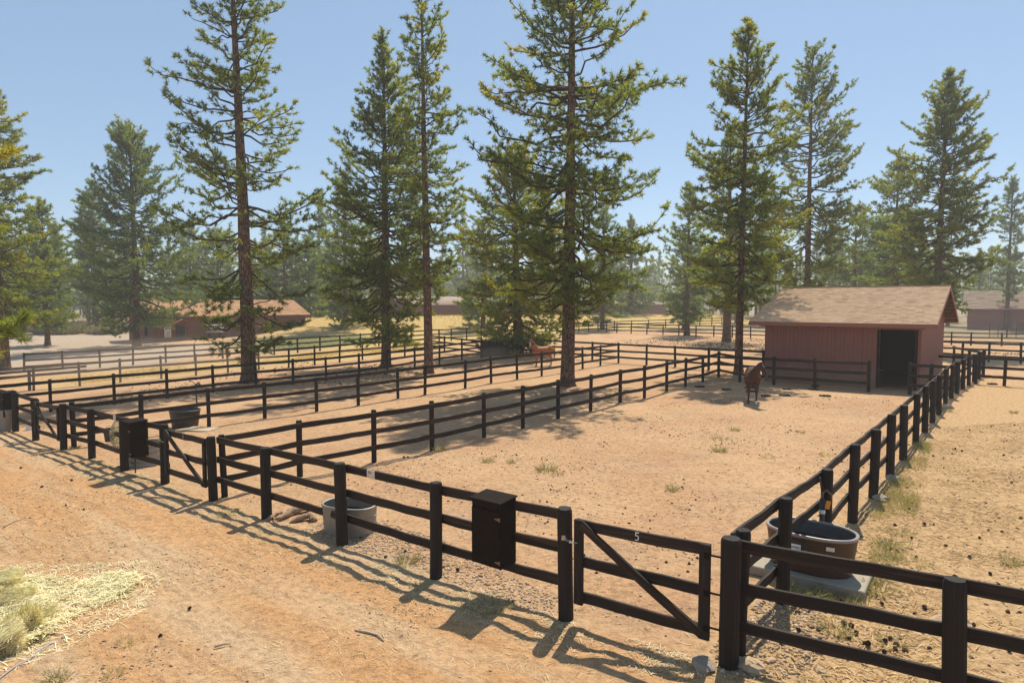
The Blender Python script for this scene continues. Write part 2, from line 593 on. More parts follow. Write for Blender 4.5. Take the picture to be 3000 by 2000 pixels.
def ground_mat():
    m, nt, b = newmat('dry_dirt')
    a = nt.nodes.new('ShaderNodeAttribute')
    a.attribute_name = 'zone'
    sep = nt.nodes.new('ShaderNodeSeparateColor')
    nt.links.new(a.outputs['Color'], sep.inputs[0])
    lane, yard, grass = sep.outputs[0], sep.outputs[1], sep.outputs[2]
    a2 = nt.nodes.new('ShaderNodeAttribute')
    a2.attribute_name = 'zone_b'
    sep2 = nt.nodes.new('ShaderNodeSeparateColor')
    nt.links.new(a2.outputs['Color'], sep2.inputs[0])
    lawn, forest, litter = sep2.outputs[0], sep2.outputs[1], sep2.outputs[2]
    v = coords(nt)
    n0 = noise(nt, v, .22, 5, .6)
    n1 = noise(nt, v, 1.3, 6, .62)
    n2 = noise(nt, v, 9, 6, .65)
    n3 = noise(nt, v, 42, 4, .65)
    # pens: pale orange sand
    pen = mix(nt, n1, (.365, .200, .106), (.575, .356, .200))
    pen = mix(nt, ramp(nt, noise(nt, v, .55, 6, .7), [(.46, (0, 0, 0)), (.66, (1, 1, 1))]), pen, (.41, .265, .165))
    pen = mix(nt, ramp(nt, noise(nt, v, 2.6, 5, .7), [(.56, (0, 0, 0)), (.72, (.8, .8, .8))]), pen, (.25, .145, .085))
    pen = mix(nt, ramp(nt, n0, [(.40, (0, 0, 0)), (.64, (1, 1, 1))]), pen, (.525, .335, .19))
    # lane: redder, with paler worn bands along the fence
    ang = math.atan2(U.y, U.x)
    vl = turned(nt, -ang, (.10, 1.0, 1))
    band = noise(nt, vl, 1.15, 4, .55)
    tread = noise(nt, turned(nt, -ang, (.35, 5.0, 1)), 2.2, 4, .6)
    lan = mix(nt, n1, (.45, .236, .108), (.57, .342, .170))
    lan = mix(nt, ramp(nt, band, [(.42, (0, 0, 0)), (.60, (1, 1, 1))]), lan, (.53, .36, .215))
    lan = mix(nt, ramp(nt, tread, [(.50, (0, 0, 0)), (.72, (.55, .55, .55))]), lan, (.30, .185, .11))
    c = mix(nt, lane, pen, lan)
    lit = mix(nt, n2, (.40, .24, .118), (.585, .395, .215))
    c = mix(nt, litter, c, lit)
    yd = mix(nt, n1, (.36, .275, .205), (.46, .365, .28))
    c = mix(nt, yard, c, yd)
    gr = mix(nt, n1, (.42, .29, .10), (.58, .42, .17))
    gm = mathn(nt, 'MULTIPLY', grass, mathn(nt, 'ADD', mathn(nt, 'MULTIPLY', n1, .9), .45))
    gm.node.use_clamp = True
    c = mix(nt, gm, c, gr)
    fo = mix(nt, n1, (.20, .15, .09), (.34, .26, .16))
    c = mix(nt, forest, c, fo)
    lw = mix(nt, n1, (.12, .15, .06), (.26, .24, .10))
    lm = mathn(nt, 'MULTIPLY', lawn, mathn(nt, 'ADD', mathn(nt, 'MULTIPLY', n1, 1.0), .4))
    lm.node.use_clamp = True
    c = mix(nt, lm, c, lw)
    # grain: pebbles, bits of straw, dark specks, and tiny grain shadows painted in
    fine = ramp(nt, n2, [(.30, (.70, .66, .62)), (.50, (1, 1, 1)), (.72, (1.2, 1.2, 1.2))])
    c = mix(nt, 1.0, c, fine, 'MULTIPLY')
    spk = ramp(nt, n3, [(.30, (.50, .46, .42)), (.43, (1, 1, 1)), (.60, (1, 1, 1)), (.72, (1.38, 1.38, 1.34))])
    c = mix(nt, 1.0, c, spk, 'MULTIPLY')
    nt.links.new(c, b.inputs['Base Color'])
    b.inputs['Roughness'].default_value = .95
    b.inputs['Specular IOR Level'].default_value = .12
    h = mathn(nt, 'ADD', mathn(nt, 'MULTIPLY', n2, 1.0), mathn(nt, 'MULTIPLY', n3, .35))
    bump(nt, b, h, 1.0, .06)
    return m


MT['dirt'] = ground_mat()


# ------------------------------------------------------------------ ground, one sheet divided by what it is
def grow(a, b, step, rate, maxstep):
    out = [a]
    s = step
    sg = 1 if b > a else -1
    while (out[-1] - b) * sg < 0:
        out.append(out[-1] + sg * s)
        s = min(s * rate, maxstep)
    return out


def poly_mask(X, Y, pts, soft):
    """1 inside a polygon, fading to 0 over soft metres outside"""
    P = np.array([(p[0], p[1]) for p in pts])
    inside = np.zeros(X.shape, bool)
    dist = np.full(X.shape, 1e9)
    for i in range(len(P)):
        a, b = P[i], P[(i + 1) % len(P)]
        cond = ((a[1] > Y) != (b[1] > Y))
        with np.errstate(divide='ignore', invalid='ignore'):
            xi = (b[0] - a[0]) * (Y - a[1]) / (b[1] - a[1] + 1e-12) + a[0]
        inside ^= cond & (X < xi)
        d = b - a
        t = np.clip(((X - a[0]) * d[0] + (Y - a[1]) * d[1]) / (d @ d + 1e-9), 0, 1)
        dist = np.minimum(dist, np.hypot(X - a[0] - t * d[0], Y - a[1] - t * d[1]))
    return np.where(inside, 1.0, np.clip(1 - dist / soft, 0, 1))


P_L, P_R = hit(187, 1316), hit(2134, 1949)      # the front fence, for the edge of the lane


def lane_side(X, Y):
    """metres on the lane's side of the front fence"""
    a, b = np.array([P_L.x, P_L.y]), np.array([P_R.x, P_R.y])
    d = (b - a) / np.linalg.norm(b - a)
    s = (X - a[0]) * d[1] - (Y - a[1]) * d[0]
    bend = np.clip((a[0] - X) / 40, 0, 1)
    return s - bend * 0


def micro(X, Y):
    near = np.clip(1 - (np.hypot(X, Y) - 14) / 22, 0, 1)
    n = (vnoise(X * 1.1, Y * 1.1, 1) - .5) * .05 + (vnoise(X * 3.1, Y * 3.1, 2) - .5) * .040 + (vnoise(X * 6.1, Y * 6.1, 3) - .5) * .030
    return n * near


xs = grow(-13, -700, .13, 1.045, 60)[::-1][:-1] + list(np.arange(-13, 9, .085)) + grow(9, 700, .11, 1.045, 60)
ys = grow(5, -40, .3, 1.4, 20)[::-1][:-1] + list(np.arange(5, 17, .075)) + grow(17, 760, .08, 1.022, 50)
GX, GY = np.meshgrid(np.array(xs), np.array(ys))
GZ = Gs(GX, GY) + micro(GX, GY)
ls = lane_side(GX, GY)
yard_poly = [hit(*p) for p in ((-260, 1120), (72, 1090), (300, 1078), (480, 1063), (610, 1030), (590, 1012), (440, 1006), (395, 986), (200, 983), (40, 984), (-500, 990))]
road_poly = [hit(*p) for p in ((-500, 990), (40, 986), (230, 981), (400, 978), (400, 986), (230, 990), (40, 1000), (-500, 1020))]
lawn_poly = [hit(*p) for p in ((690, 1006), (720, 992), (915, 985), (1040, 983), (1080, 993), (1010, 1008), (860, 1024), (740, 1020))]
grass_poly = [hit(*p) for p in ((120, 1112), (480, 1074), (760, 1048), (1000, 1024), (1280, 1003), (1300, 1018), (1000, 1050), (620, 1086), (220, 1126))]
grass2_poly = [hit(*p) for p in ((920, 986), (1010, 1018), (1330, 996), (1560, 980), (1800, 962), (2140, 948), (2140, 935), (1400, 935), (920, 958))]
fed_poly = [hit(*p) for p in ((2140, 1945), (2500, 1530), (2700, 1285), (2870, 1110), (3300, 1140), (3600, 2100), (2300, 2100))]
lane_m = np.clip(ls / .5 + .5, 0, 1)
yard_m = np.maximum(poly_mask(GX, GY, yard_poly, 1.5), poly_mask(GX, GY, road_poly, 1.0))
lawn_m = poly_mask(GX, GY, lawn_poly, 3.0)
rd = ridge_dist(GX, GY)
bank_m = np.clip((19 - rd) / 6, 0, 1) * np.clip((GX + 40) / 6, 0, 1)
grass_m = np.maximum(poly_mask(GX, GY, grass_poly, 3.0) * .75, poly_mask(GX, GY, grass2_poly, 5.0))
grass_m = np.maximum(grass_m, bank_m)
forest_m = np.clip((np.hypot(GX, GY) - 95) / 14, 0, 1) * (1 - np.clip(bank_m * 1.5, 0, 1)) * (1 - yard_m) * (1 - grass_m)
litter_m = poly_mask(GX, GY, fed_poly, .8)
lane_m = lane_m * (1 - yard_m) * np.clip((GX + 60) / 20, 0, 1)

ny, nx = GX.shape
idx = np.arange(ny * nx).reshape(ny, nx)
quads = np.stack([idx[:-1, :-1], idx[:-1, 1:], idx[1:, 1:], idx[1:, :-1]], -1).reshape(-1, 4)
V3 = np.stack([GX, GY, GZ], -1).reshape(-1, 3)
zoneA = np.stack([lane_m, yard_m, grass_m, np.ones_like(GX)], -1).reshape(-1, 4)
zoneB = np.stack([lawn_m, forest_m, litter_m, np.ones_like(GX)], -1).reshape(-1, 4)


def fmean(m):
    return m.reshape(-1)[quads].mean(1)


lab = np.zeros(len(quads), int)
lab[fmean(lane_m) > .5] = 1
lab[fmean(yard_m) > .5] = 2
lab[fmean(bank_m) > .5] = 3
lab[fmean(lawn_m) > .5] = 4
for k, nm in enumerate(('ground', 'dirt_lane', 'gravel_yard', 'grass_bank', 'lawn')):
    q = quads[lab == k]
    if not len(q):
        continue
    used, inv = np.unique(q.ravel(), return_inverse=True)
    me = np_mesh(nm, V3[used], inv.reshape(-1, 4), [MT['dirt']], smooth=True)
    for nm2, zz in (('zone', zoneA), ('zone_b', zoneB)):
        att = me.attributes.new(nm2, 'FLOAT_COLOR', 'POINT')
        att.data.foreach_set('color', zz[used].astype(np.float32).ravel())
    tag(mesh_obj(nm, me), kind='structure')


# ------------------------------------------------------------------ fences: every post and rail a part
def rail_mesh(seed):
    r = random.Random(seed)
    n = 7
    mb = MB()
    vs, fs = [], []
    wob = [r.uniform(-.008, .008) for _ in range(n)]
    sagz = [-.010 * (1 - (2 * i / (n - 1) - 1) ** 2) * r.uniform(.0, 1.6) + r.uniform(-.004, .004) for i in range(n)]
    for i in range(n):
        x = -.5 + i / (n - 1)
        h0, h1 = -.068 + r.uniform(-.006, .006), .068 + r.uniform(-.007, .007)
        t = .021 + r.uniform(-.002, .002)
        e = .004
        for y, z in ((-t, h0 + e), (-t + e, h0), (t - e, h0), (t, h0 + e), (t, h1 - e), (t - e, h1), (-t + e, h1), (-t, h1 - e)):
            vs.append((x, y + wob[i], z + sagz[i]))
    for i in range(n - 1):
        for k in range(8):
            k2 = (k + 1) % 8
            fs.append((i * 8 + k2, i * 8 + k, i * 8 + 8 + k, i * 8 + 8 + k2))
    fs += [tuple(range(8)), tuple(range((n - 1) * 8 + 7, (n - 1) * 8 - 1, -1))]
    mb.add(vs, fs)
    return mb.mesh('rail', MT['rail'])


def post_mesh(seed, square=False):
    """unit post: top at z = 1, ground at z = 0, radius 1"""
    r = random.Random(seed)
    n = 10
    vs, fs = [], []
    zs = [-.12, .0, .3, .65, .975, 1.0]
    for i, z in enumerate(zs):
        for k in range(n):
            t = 2 * math.pi * k / n
            rad = 1 + r.uniform(-.035, .035)
            if square:
                c, s_ = math.cos(t + .3), math.sin(t + .3)
                rad *= (abs(c) ** 5 + abs(s_) ** 5) ** (-1 / 5) * .92
            if i == len(zs) - 1:
                rad *= .88
            vs.append((rad * math.cos(t + .3), rad * math.sin(t + .3), z + (r.uniform(-.004, .004) if i == 5 else 0)))
    for i in range(len(zs) - 1):
        for k in range(n):
            k2 = (k + 1) % n
            fs.append((i * n + k, i * n + k2, i * n + n + k2, i * n + n + k))
    fs.append(tuple(len(vs) - n + k for k in range(n)))
    mb = MB()
    mb.add(vs, fs)
    return mb.mesh('post', MT['post'])


RAILS = [rail_mesh(s) for s in range(7)]
POSTS = [post_mesh(s) for s in range(5)]
SQPOSTS = [post_mesh(s + 20, True) for s in range(4)]
RAIL_Z = (1.325, .868, .425)


def put_rail(parent, a, b, name='rail', sc=1.0):
    """rail between two world points"""
    a, b = Vector(a), Vector(b)
    d = b - a
    L = d.length
    x = d.normalized()
    y = Vector((0, 0, 1)).cross(x).normalized()
    z = x.cross(y)
    o = mesh_obj(name, random.choice(RAILS), parent)
    M = Matrix(((x.x, y.x, z.x, 0), (x.y, y.y, z.y, 0), (x.z, y.z, z.z, 0), (0, 0, 0, 1)))
    loc = (a + b) / 2 - parent.location
    o.matrix_basis = Matrix.Translation(loc) @ M @ Matrix.Diagonal((L - .004, 1 if random.random() < .5 else -1, sc, 1))
    return o


def put_post(parent, p, h, r, square=False):
    o = mesh_obj('post', random.choice(SQPOSTS if square else POSTS), parent)
    o.location = Vector(p) - parent.location
    o.rotation_euler = (random.uniform(-.022, .022), random.uniform(-.022, .022), random.uniform(0, 6.28) if not square else math.atan2(V.y, V.x))
    o.scale = (r, r, h)
    return o


def fence(label, pts, side, r=.08, h=1.45, rails=RAIL_Z, square=False, skip_rails=(), no_posts=()):
    P = [hit(*p) if len(p) == 2 else Vector((p[1], p[2], G(p[1], p[2]))) for p in pts]
    root = empty('paddock_fence', P[0], 0, label, 'fence', 'black three-rail fences round the paddocks')
    for i, p in enumerate(P):
        if i not in no_posts:
            put_post(root, p - Vector((0, 0, .02)), h + random.uniform(-.02, .035), r * random.uniform(.93, 1.07), square)
    zj = [[z + random.uniform(-.012, .012) for z in rails] for _ in P]
    for i in range(len(P) - 1):
        if i in skip_rails:
            continue
        d = (P[i + 1] - P[i])
        nrm = Vector((-d.y, d.x, 0)).normalized() * side * (r + .014)
        for k in range(len(rails)):
            put_rail(root, P[i] + nrm + Vector((0, 0, zj[i][k])), P[i + 1] + nrm + Vector((0, 0, zj[i + 1][k])))
    return root, P


def wp(v):
    return ('w', v.x, v.y)


fA, PA = fence('front fence run with the hay net and hanging bucket, between two gates',
               [(187, 1316), (269.6, 1342), (365, 1377), (484, 1415)], 1, .10)
fB, PB = fence('long front fence run carrying the cream RED board, left of the gate numbered 5',
               [(625, 1464), (782, 1516), (1003, 1592), (1278, 1688), (1658, 1808)], 1, .10)
c0 = hit(2134, 1949)
fC, PC = fence('nearest fence run with thick round posts in the right foreground',
               [(2134, 1949), ('w', 4.17, 5.80), ('w', 5.9, 4.58)], 1, .105)
fD, PD = fence('short front fence run at the left edge carrying the farthest feed box',
               [(-34, 1234), (46, 1263), (105, 1289)], 1, .10)

fence('paddock fence crossing the middle from the second gate to the barn corner',
      [wp(PB[0] + V * .26), (878.6, 1398), (1096, 1355), (1266, 1318), (1418, 1282), (1532, 1253), (1635, 1226), (1730, 1203), (1816.5, 1179.5),
       (1888, 1166), (1953, 1146), (2008, 1132), (2059, 1119), (2105, 1104)], -1, .072)
fence('fence running behind the black round tub and in front of the chestnut horse',
      [wp(PA[0] + V * .28), (415, 1280), (612.5, 1248.7), (776, 1226), (928, 1205), (1050, 1187), (1166, 1167), (1245, 1156), (1363, 1137), (1439, 1122),
       (1515, 1111), (1587, 1101), (1650, 1091), (1707, 1080), (1759, 1071), (1812, 1062.5)], -1, .072)
fence('dusty fence passing the base of the tall left pine to the black windbreak',
      [(-60, 1231), (149, 1206), (336, 1184), (490, 1167), (625, 1150), (750, 1136), (859, 1126), (956, 1116), (1052, 1104), (1135, 1092), (1215, 1078),
       (1287.5, 1067), (1353, 1056), (1411, 1049)], -1, .07)
fence('fence just beyond the dusty one, with yellow grass on its far side',
      [(-60, 1157), (99, 1143), (234, 1131), (353, 1119), (473, 1109), (574, 1100), (668, 1092), (758, 1083), (846, 1077), (922, 1069), (995, 1061),
       (1062, 1054), (1126, 1048), (1186, 1043), (1245, 1037), (1302, 1032)], -1, .07)
fence('farthest left boundary fence in front of the brown stable and along the grass bank',
      [(71, 1090), (184, 1082), (293, 1076), (390, 1069), (486, 1062), (570.5, 1056), (653, 1050), (730, 1044), (804, 1039), (872, 1033), (937.5, 1028), (997, 1022),
       (1056, 1018), (1110, 1014), (1160, 1010), (1205, 1007), (1250, 1003), (1287, 1001), (1322, 998.6), (1367, 995.5), (1410, 992), (1450, 989), (1488, 987),
       (1525, 984.5), (1563, 982), (1598, 980), (1632, 977.7), (1664, 976), (1695.5, 974), (1724, 972.5), (1752, 970.5), (1800, 968), (1850, 965.5), (1900, 963), (1950, 960.5),
       (2000, 958), (2050, 955.5), (2085, 954), (2115, 952.5)], -1, .075)
fence('back fence across the far paddocks left of the barn, behind the chestnut horse',
      [(1533, 1038), (1588, 1043), (1660, 1050), (1735, 1056), (1812, 1063), (1894, 1069), (1978, 1075), (2076, 1084), (2160, 1090), (2236, 1096)], -1, .075)
fence('short cross fence joining the windbreak from the yellow grass side',
      [(1250, 1022), (1302, 1031), (1354, 1038), (1409, 1046)], -1, .07)
fence('far cross fence beyond the cone-strewn dirt, passing behind the red barn',
      [(1752, 971), (1777, 973.5), (1807, 975.5), (1849, 977), (1895, 979), (1942, 981), (1988.5, 982.5), (2039, 984), (2091, 986), (2145, 988), (2199, 990.5), (2255, 992.5),
       (2315, 994.5), (2375, 996.5), (2440, 999), (2505, 1001), (2570, 1003), (2640, 1005.5), (2710, 1008), (2787, 1010), (2844, 1011.5), (2934, 1013.5), (3030, 1016), (3140, 1019)], -1, .08)
fE, PE = fence('fence along the front wall of the red barn, left of its doorway',
               [(2105, 1104), (2167, 1119), (2267, 1128), (2387, 1137), (2544, 1148)], -1, .075)
fence('short weathered fence stub right of the barn doorway', [(2665, 1156), (2724, 1160), (2786, 1165)], -1, .08)
fence('fence with wavy rails climbing the right side paddock from the trough to the barn',
      [wp(PC[0] + V * .30), (2292, 1766), (2416, 1640), (2497, 1528), (2558, 1456), (2607, 1398), (2646, 1347), (2682, 1300), (2709, 1267), (2731, 1238), (2750, 1214),
       (2769, 1188), (2786, 1167), (2803, 1153), (2821, 1140), (2838, 1129), (2853, 1118), (2867, 1110), (2880, 1103)], 1, .088)
fence('single rail running from the barn corner towards the wavy fence', [(2745, 1119), (2800, 1121), (2858, 1124)], -1, .07, rails=(1.33,), no_posts=(0, 1))
fence('fence leaving the right edge level with the barn', [(2858, 1124), (2942, 1130), (3030, 1136), (3130, 1142)], -1, .075)
fence('fence behind the barn on the right, below the far barn', [(2740, 1050), (2818, 1055), (2896, 1060), (2990, 1065), (3090, 1070)], -1, .075)
fence('very short fence from the barn back corner to the wavy fence', [(2793, 1078), (2838, 1090), (2880, 1101)], -1, .075)
# the low double rail at the far left
hr, PH = fence('low dark double rail standing alone near the left edge', [(-60, 1161), (87, 1143), (255, 1127)], -1, .08, h=1.2, rails=(1.13, .86), no_posts=(2,))


# ------------------------------------------------------------------ gates
def stroke(mb, pts, w, plane, mi=0):
    """a painted stroke: flat ribbon 2 mm thick through plane points"""
    o, ax, az, n = plane
    for (x0, z0), (x1, z1) in zip(pts[:-1], pts[1:]):
        d = Vector((x1 - x0, z1 - z0))
        if d.length < 1e-6:
            continue
        e = d.normalized()
        q = Vector((-e.y, e.x)) * w / 2
        e = e * w * .3
        cs = [(x0 - e.x + q.x, z0 - e.y + q.y), (x0 - e.x - q.x, z0 - e.y - q.y), (x1 + e.x - q.x, z1 + e.y - q.y), (x1 + e.x + q.x, z1 + e.y + q.y)]
        base = [o + ax * cx + az * cz for cx, cz in cs]
        mb.add(base + [p + n * .002 for p in base], [(4, 5, 6, 7), (0, 1, 5, 4), (1, 2, 6, 5), (2, 3, 7, 6), (3, 0, 4, 7)], mi)


GLYPH = {'5': [[(.85, 1), (.2, .98), (.15, .58), (.6, .62), (.85, .4), (.7, .08), (.1, .02)]],
         '1': [[(.5, 1), (.45, .5), (.48, 0)]],
         '2': [[(.1, .85), (.5, 1), (.85, .75), (.1, 0), (.9, .02)]],
         'R': [[(.1, 0), (.15, 1), (.7, .9), (.65, .55), (.15, .5)], [(.35, .5), (.85, 0)]],
         'E': [[(.85, 1), (.15, 1), (.1, 0), (.85, .02)], [(.12, .52), (.65, .54)]],
         'D': [[(.12, 0), (.15, 1), (.6, .9), (.85, .5), (.6, .08), (.12, 0)]]}


def field_gate(label, a, b, mark=None, mark_at=.33, flip=False):
    """gate between latch post a and hinge post b (both on the ground, a left)"""
    d = (b - a)
    x = Vector((d.x, d.y, 0)).normalized()
    n = Vector((x.y, -x.x, 0))            # towards the lane
    root = empty('field_gate', (a + b) / 2, 0, label, 'gate', 'black wooden gates in the front fence')
    L = d.length
    s0, s1 = .21, L - .27
    slope = d.z / L

    def pt(s, z, off=0):
        return a + x * s + Vector((0, 0, z + slope * s)) + n * off
    for s in (s0, s1):
        mb = MB()
        M = Matrix(((x.x, n.x, 0), (x.y, n.y, 0), (0, 0, 1)))
        mb.box(Vector((0, 0, 0)), (.125, .05, 1.10), 0, M, .006)
        o = mb.build('stile', MT['post'], root)
        o.location = pt(s, .80, .045) - root.location
    for z in (1.275, .80, .335):
        put_rail(root, pt(s0 - .05, z), pt(s1 + .05, z))
    p0, p1 = pt(s0 + .04, 1.30, .064), pt(s1 - .03, .31, .064)
    put_rail(root, p0, p1, 'brace', .8)
    # latch: eye plate, chain links and hook
    mb = MB()
    q0, q1 = pt(.02, 1.10, .108), pt(s0 - .02, 1.06, .085)
    for k in range(7):
        t = k / 6
        c = q0.lerp(q1, t) + Vector((0, 0, -.02 * math.sin(math.pi * t)))
        ringpts = [c + (x * math.cos(w) * .022 + (Vector((0, 0, 1)) if k % 2 else n) * math.sin(w) * .014) for w in np.linspace(0, 2 * math.pi, 9)]
        mb.tube([p - root.location for p in ringpts], .004, 4, 0, True, False)
    mb.box(q0 - root.location, (.05, .02, .06), 0)
    mb.build('latch_chain', MT['bright_steel'], root)
    for z in (1.23, .80, .40):
        mb = MB()
        h0 = pt(s1 + .03, z, .04) - root.location
        h1 = pt(L - .08, z, .04) - root.location
        mb.tube([h0, h1], .012, 6)
        mb.tube([h1 + Vector((0, 0, -.04)), h1 + Vector((0, 0, .05))], .015, 6)
        M = Matrix(((x.x, n.x, 0), (x.y, n.y, 0), (0, 0, 1)))
        mb.box(h0 + n * .035, (.06, .008, .07), 0, M)
        mb.build('hinge', MT['box'], root)
    if mark:
        mb = MB()
        for g in GLYPH[mark]:
            stroke(mb, [(px * .055, pz * .095) for px, pz in g], .011, (pt(s0 + (s1 - s0) * mark_at, 1.228, .0315) - root.location, x, Vector((0, 0, 1)), n))
        o = mb.build('painted_number', MT['white'], root)
        o['label'] = 'white painted gate number'
    return root


field_gate('nearest black gate, painted with a white number 5', PB[-1], PC[0], '5', .47)
field_gate('middle black gate between the hay net run and the RED board run', PA[-1], PB[0], '1', .45)
field_gate('farthest and smallest black gate, beside the left edge feed box', PD[-1], PA[0])


# ------------------------------------------------------------------ feed boxes hung on the front fence
def feed_box(label, a, b, t, w=.50, dp=.40, h=.90, z0=.52):
    d = b - a
    x = Vector((d.x, d.y, 0)).normalized()
    n = Vector((x.y, -x.x, 0))
    c = a.lerp(b, t)
    root = empty('feed_box', (c.x, c.y, G(c.x, c.y)), math.atan2(x.y, x.x), label, 'feed box', 'black plywood feed boxes on the front fence')
    # local: x along the fence, -y to the lane
    yf, yb = -dp * .62, dp * .38
    mb = MB()
    th = .022
    mb.box((-w / 2 + th / 2, (yf + yb) / 2, z0 + h / 2), (th, dp, h), 0, None, .003)
    mb.box((w / 2 - th / 2, (yf + yb) / 2, z0 + h / 2), (th, dp, h), 0, None, .003)
    mb.box((0, yb - th / 2, z0 + h / 2), (w - 2 * th - .004, th, h), 0)
    mb.box((0, (yf + yb) / 2, z0 + th / 2 + .003), (w - 2 * th - .004, dp - 2 * th - .004, th), 0)
    mb.box((0, yf + th / 2, z0 + h - .055), (w - 2 * th - .004, th, .11), 0)
    mb.build('box_body', MT['box'], root)
    mb = MB()
    M = Matrix.Rotation(.06, 3, 'X')
    mb.box((0, (yf + yb) / 2 - .015, z0 + h + .014), (w + .06, dp + .04, .018), 0, M, .004)
    mb.build('lid', MT['box'], root)
    mb = MB()
    mb.box((0, yf - .008, z0 + (h - .125) / 2 + .012), (w - .012, .018, h - .135), 0, None, .003)
    o = mb.build('door', MT['box'], root)
    for z in (z0 + h - .22, z0 + .10):
        mb = MB()
        mb.add([(w / 2 + .002, yf - .019, z - .025), (w / 2 - .085, yf - .019, z - .004), (w / 2 - .085, yf - .019, z + .006), (w / 2 + .002, yf - .019, z + .025),
                (w / 2 + .002, yf - .022, z - .025), (w / 2 - .085, yf - .022, z - .004), (w / 2 - .085, yf - .022, z + .006), (w / 2 + .002, yf - .022, z + .025)],
               [(4, 7, 6, 5), (0, 1, 5, 4), (1, 2, 6, 5), (2, 3, 7, 6), (3, 0, 4, 7)])
        mb.tube([(w / 2 + .004, yf - .02, z - .03), (w / 2 + .004, yf - .02, z + .03)], .007, 6)
        mb.build('hinge', MT['steel'], o)
    return root


feed_box('nearest black feed box hung on the fence beside gate number 5', PB[3], PB[4], .50, .50, .36, .92, .50)
feed_box('black feed box hung beside the middle gate, over the short stake', PA[2], PA[3], .37, .50, .42)
feed_box('small far feed box with a dark open side at the left edge', PD[0], PD[1], .86, .50, .42)

# ------------------------------------------------------------------ the RED board
d = PB[3] - PB[2]
x = Vector((d.x, d.y, 0)).normalized()
n = Vector((x.y, -x.x, 0))
vv = Vector((-d.y, d.x, 0)).normalized() * .114
c = PB[2].lerp(PB[3], .30) + vv + Vector((0, 0, 1.325)) + n * .030
sb = empty('name_board', c, math.atan2(x.y, x.x), 'small cream board lettered RED fixed to the top front rail', 'sign')
mb = MB()
mb.box((0, 0, 0), (.20, .012, .135), 0, None, .002)
mb.build('board', MT['paper'], sb)
mb = MB()
pl = (Vector((-.055, -.0062, .005)), Vector((1, 0, 0)), Vector((0, 0, 1)), Vector((0, -1, 0)))
for i, ch in enumerate('RED'):
    for g in GLYPH[ch]:
        stroke(mb, [(i * .03 + px * .024, pz * .042) for px, pz in g], .006, pl)
for k in range(2):
    stroke(mb, [(-.015 + k * .115, -.045), (-.005 + k * .115, -.04), (.01 + k * .115, -.046)], .006, pl)
mb.build('lettering', MT['ink'], sb)

# ------------------------------------------------------------------ the red barn
bz0 = hit(2574, 1137)
BR = bz0 - U * 1.67                  # front right corner
BW, BD = 7.04, 10.2                    # along the front, and deep
BZ = G(BR.x, BR.y) - .05
barn = empty('red_barn', (BR.x, BR.y, BZ), math.atan2(U.y, U.x), 'red wooden barn with a brown shingle roof and a dark open doorway', 'barn')
# local axes: +x runs left along the front wall, -y runs back into the barn
EAVE, PIT = 3.36, math.atan(.325)
RZ = EAVE + math.tan(PIT) * (BD / 2)
DO0, DO1 = .24, 1.68                # doorway along x


def siding_panel(parent, x0, x1, z0, ztop, mat, axis='front', yoff=0.0, groove=.2, side=1):
    """grooved board panel; ztop(x) gives its top edge. local wall coordinates"""
    xsq = [x0]
    k = math.ceil(x0 / groove + 1e-6)
    while k * groove < x1 - 1e-6:
        xsq.append(k * groove)
        k += 1
    xsq.append(x1)
    mb = MB()
    g = .009

    def P(x, dpt, z):
        return (x, yoff + dpt, z) if axis == 'front' else (yoff - dpt * side, x, z)
    for a, b in zip(xsq[:-1], xsq[1:]):
        a1, b1 = a + g, b - g
        if b1 - a1 < .01:
            continue
        vs = [P(a, -.004, z0), P(a1, .010, z0), P(b1, .010, z0), P(b, -.004, z0),
              P(a, -.004, ztop(a)), P(a1, .010, ztop(a1)), P(b1, .010, ztop(b1)), P(b, -.004, ztop(b))]
        fs = [(0, 1, 5, 4), (1, 2, 6, 5), (2, 3, 7, 6)]
        vs += [P(a, -.03, z0), P(b, -.03, z0), P(a, -.03, ztop(a)), P(b, -.03, ztop(b))]
        fs += [(4, 5, 6, 7, 11, 10), (9, 8, 10, 11)]
        mb.add(vs, fs)
    return mb.build('siding_panel', mat, parent)


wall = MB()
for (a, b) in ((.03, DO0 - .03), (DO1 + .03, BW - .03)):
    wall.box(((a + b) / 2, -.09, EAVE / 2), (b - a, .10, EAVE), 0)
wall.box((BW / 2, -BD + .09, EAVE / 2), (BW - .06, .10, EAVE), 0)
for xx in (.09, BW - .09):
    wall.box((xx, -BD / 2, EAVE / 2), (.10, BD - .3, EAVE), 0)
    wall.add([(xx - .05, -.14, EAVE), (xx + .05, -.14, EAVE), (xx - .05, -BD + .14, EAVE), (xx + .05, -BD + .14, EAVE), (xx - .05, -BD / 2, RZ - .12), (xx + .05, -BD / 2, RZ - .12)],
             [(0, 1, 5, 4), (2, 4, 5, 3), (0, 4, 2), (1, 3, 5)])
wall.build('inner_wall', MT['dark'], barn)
for a, b in ((0, DO0), (DO1, 2.44), (2.44, 3.66), (3.66, 4.88), (4.88, 6.10), (6.10, BW)):
    siding_panel(barn, a + .002, b - .002, -.02, lambda x: EAVE - .005, MT['barn_red'])
siding_panel(barn, DO0 - .1, DO1 + .1, EAVE - .5, lambda x: EAVE - .005, MT['barn_red'], 'front', .003)
top = lambda q: EAVE + math.tan(PIT) * (BD / 2 - abs(-q - BD / 2)) - .03
k = 0.0
while k < BD - .01:
    e = min(k + 1.22, BD)
    for yo, sd in ((0, 1), (BW, -1)):
        # gable walls, running back from the front corner
        if k < BD / 2 < e:
            segs = ((-e, -BD / 2), (-BD / 2, -k))
        else:
            segs = ((-e, -k),)
        for a, b in segs:
            siding_panel(barn, a + .002, b - .002, -.02, top, MT['barn_red'], 'side', yo, .2, sd)
    k = e
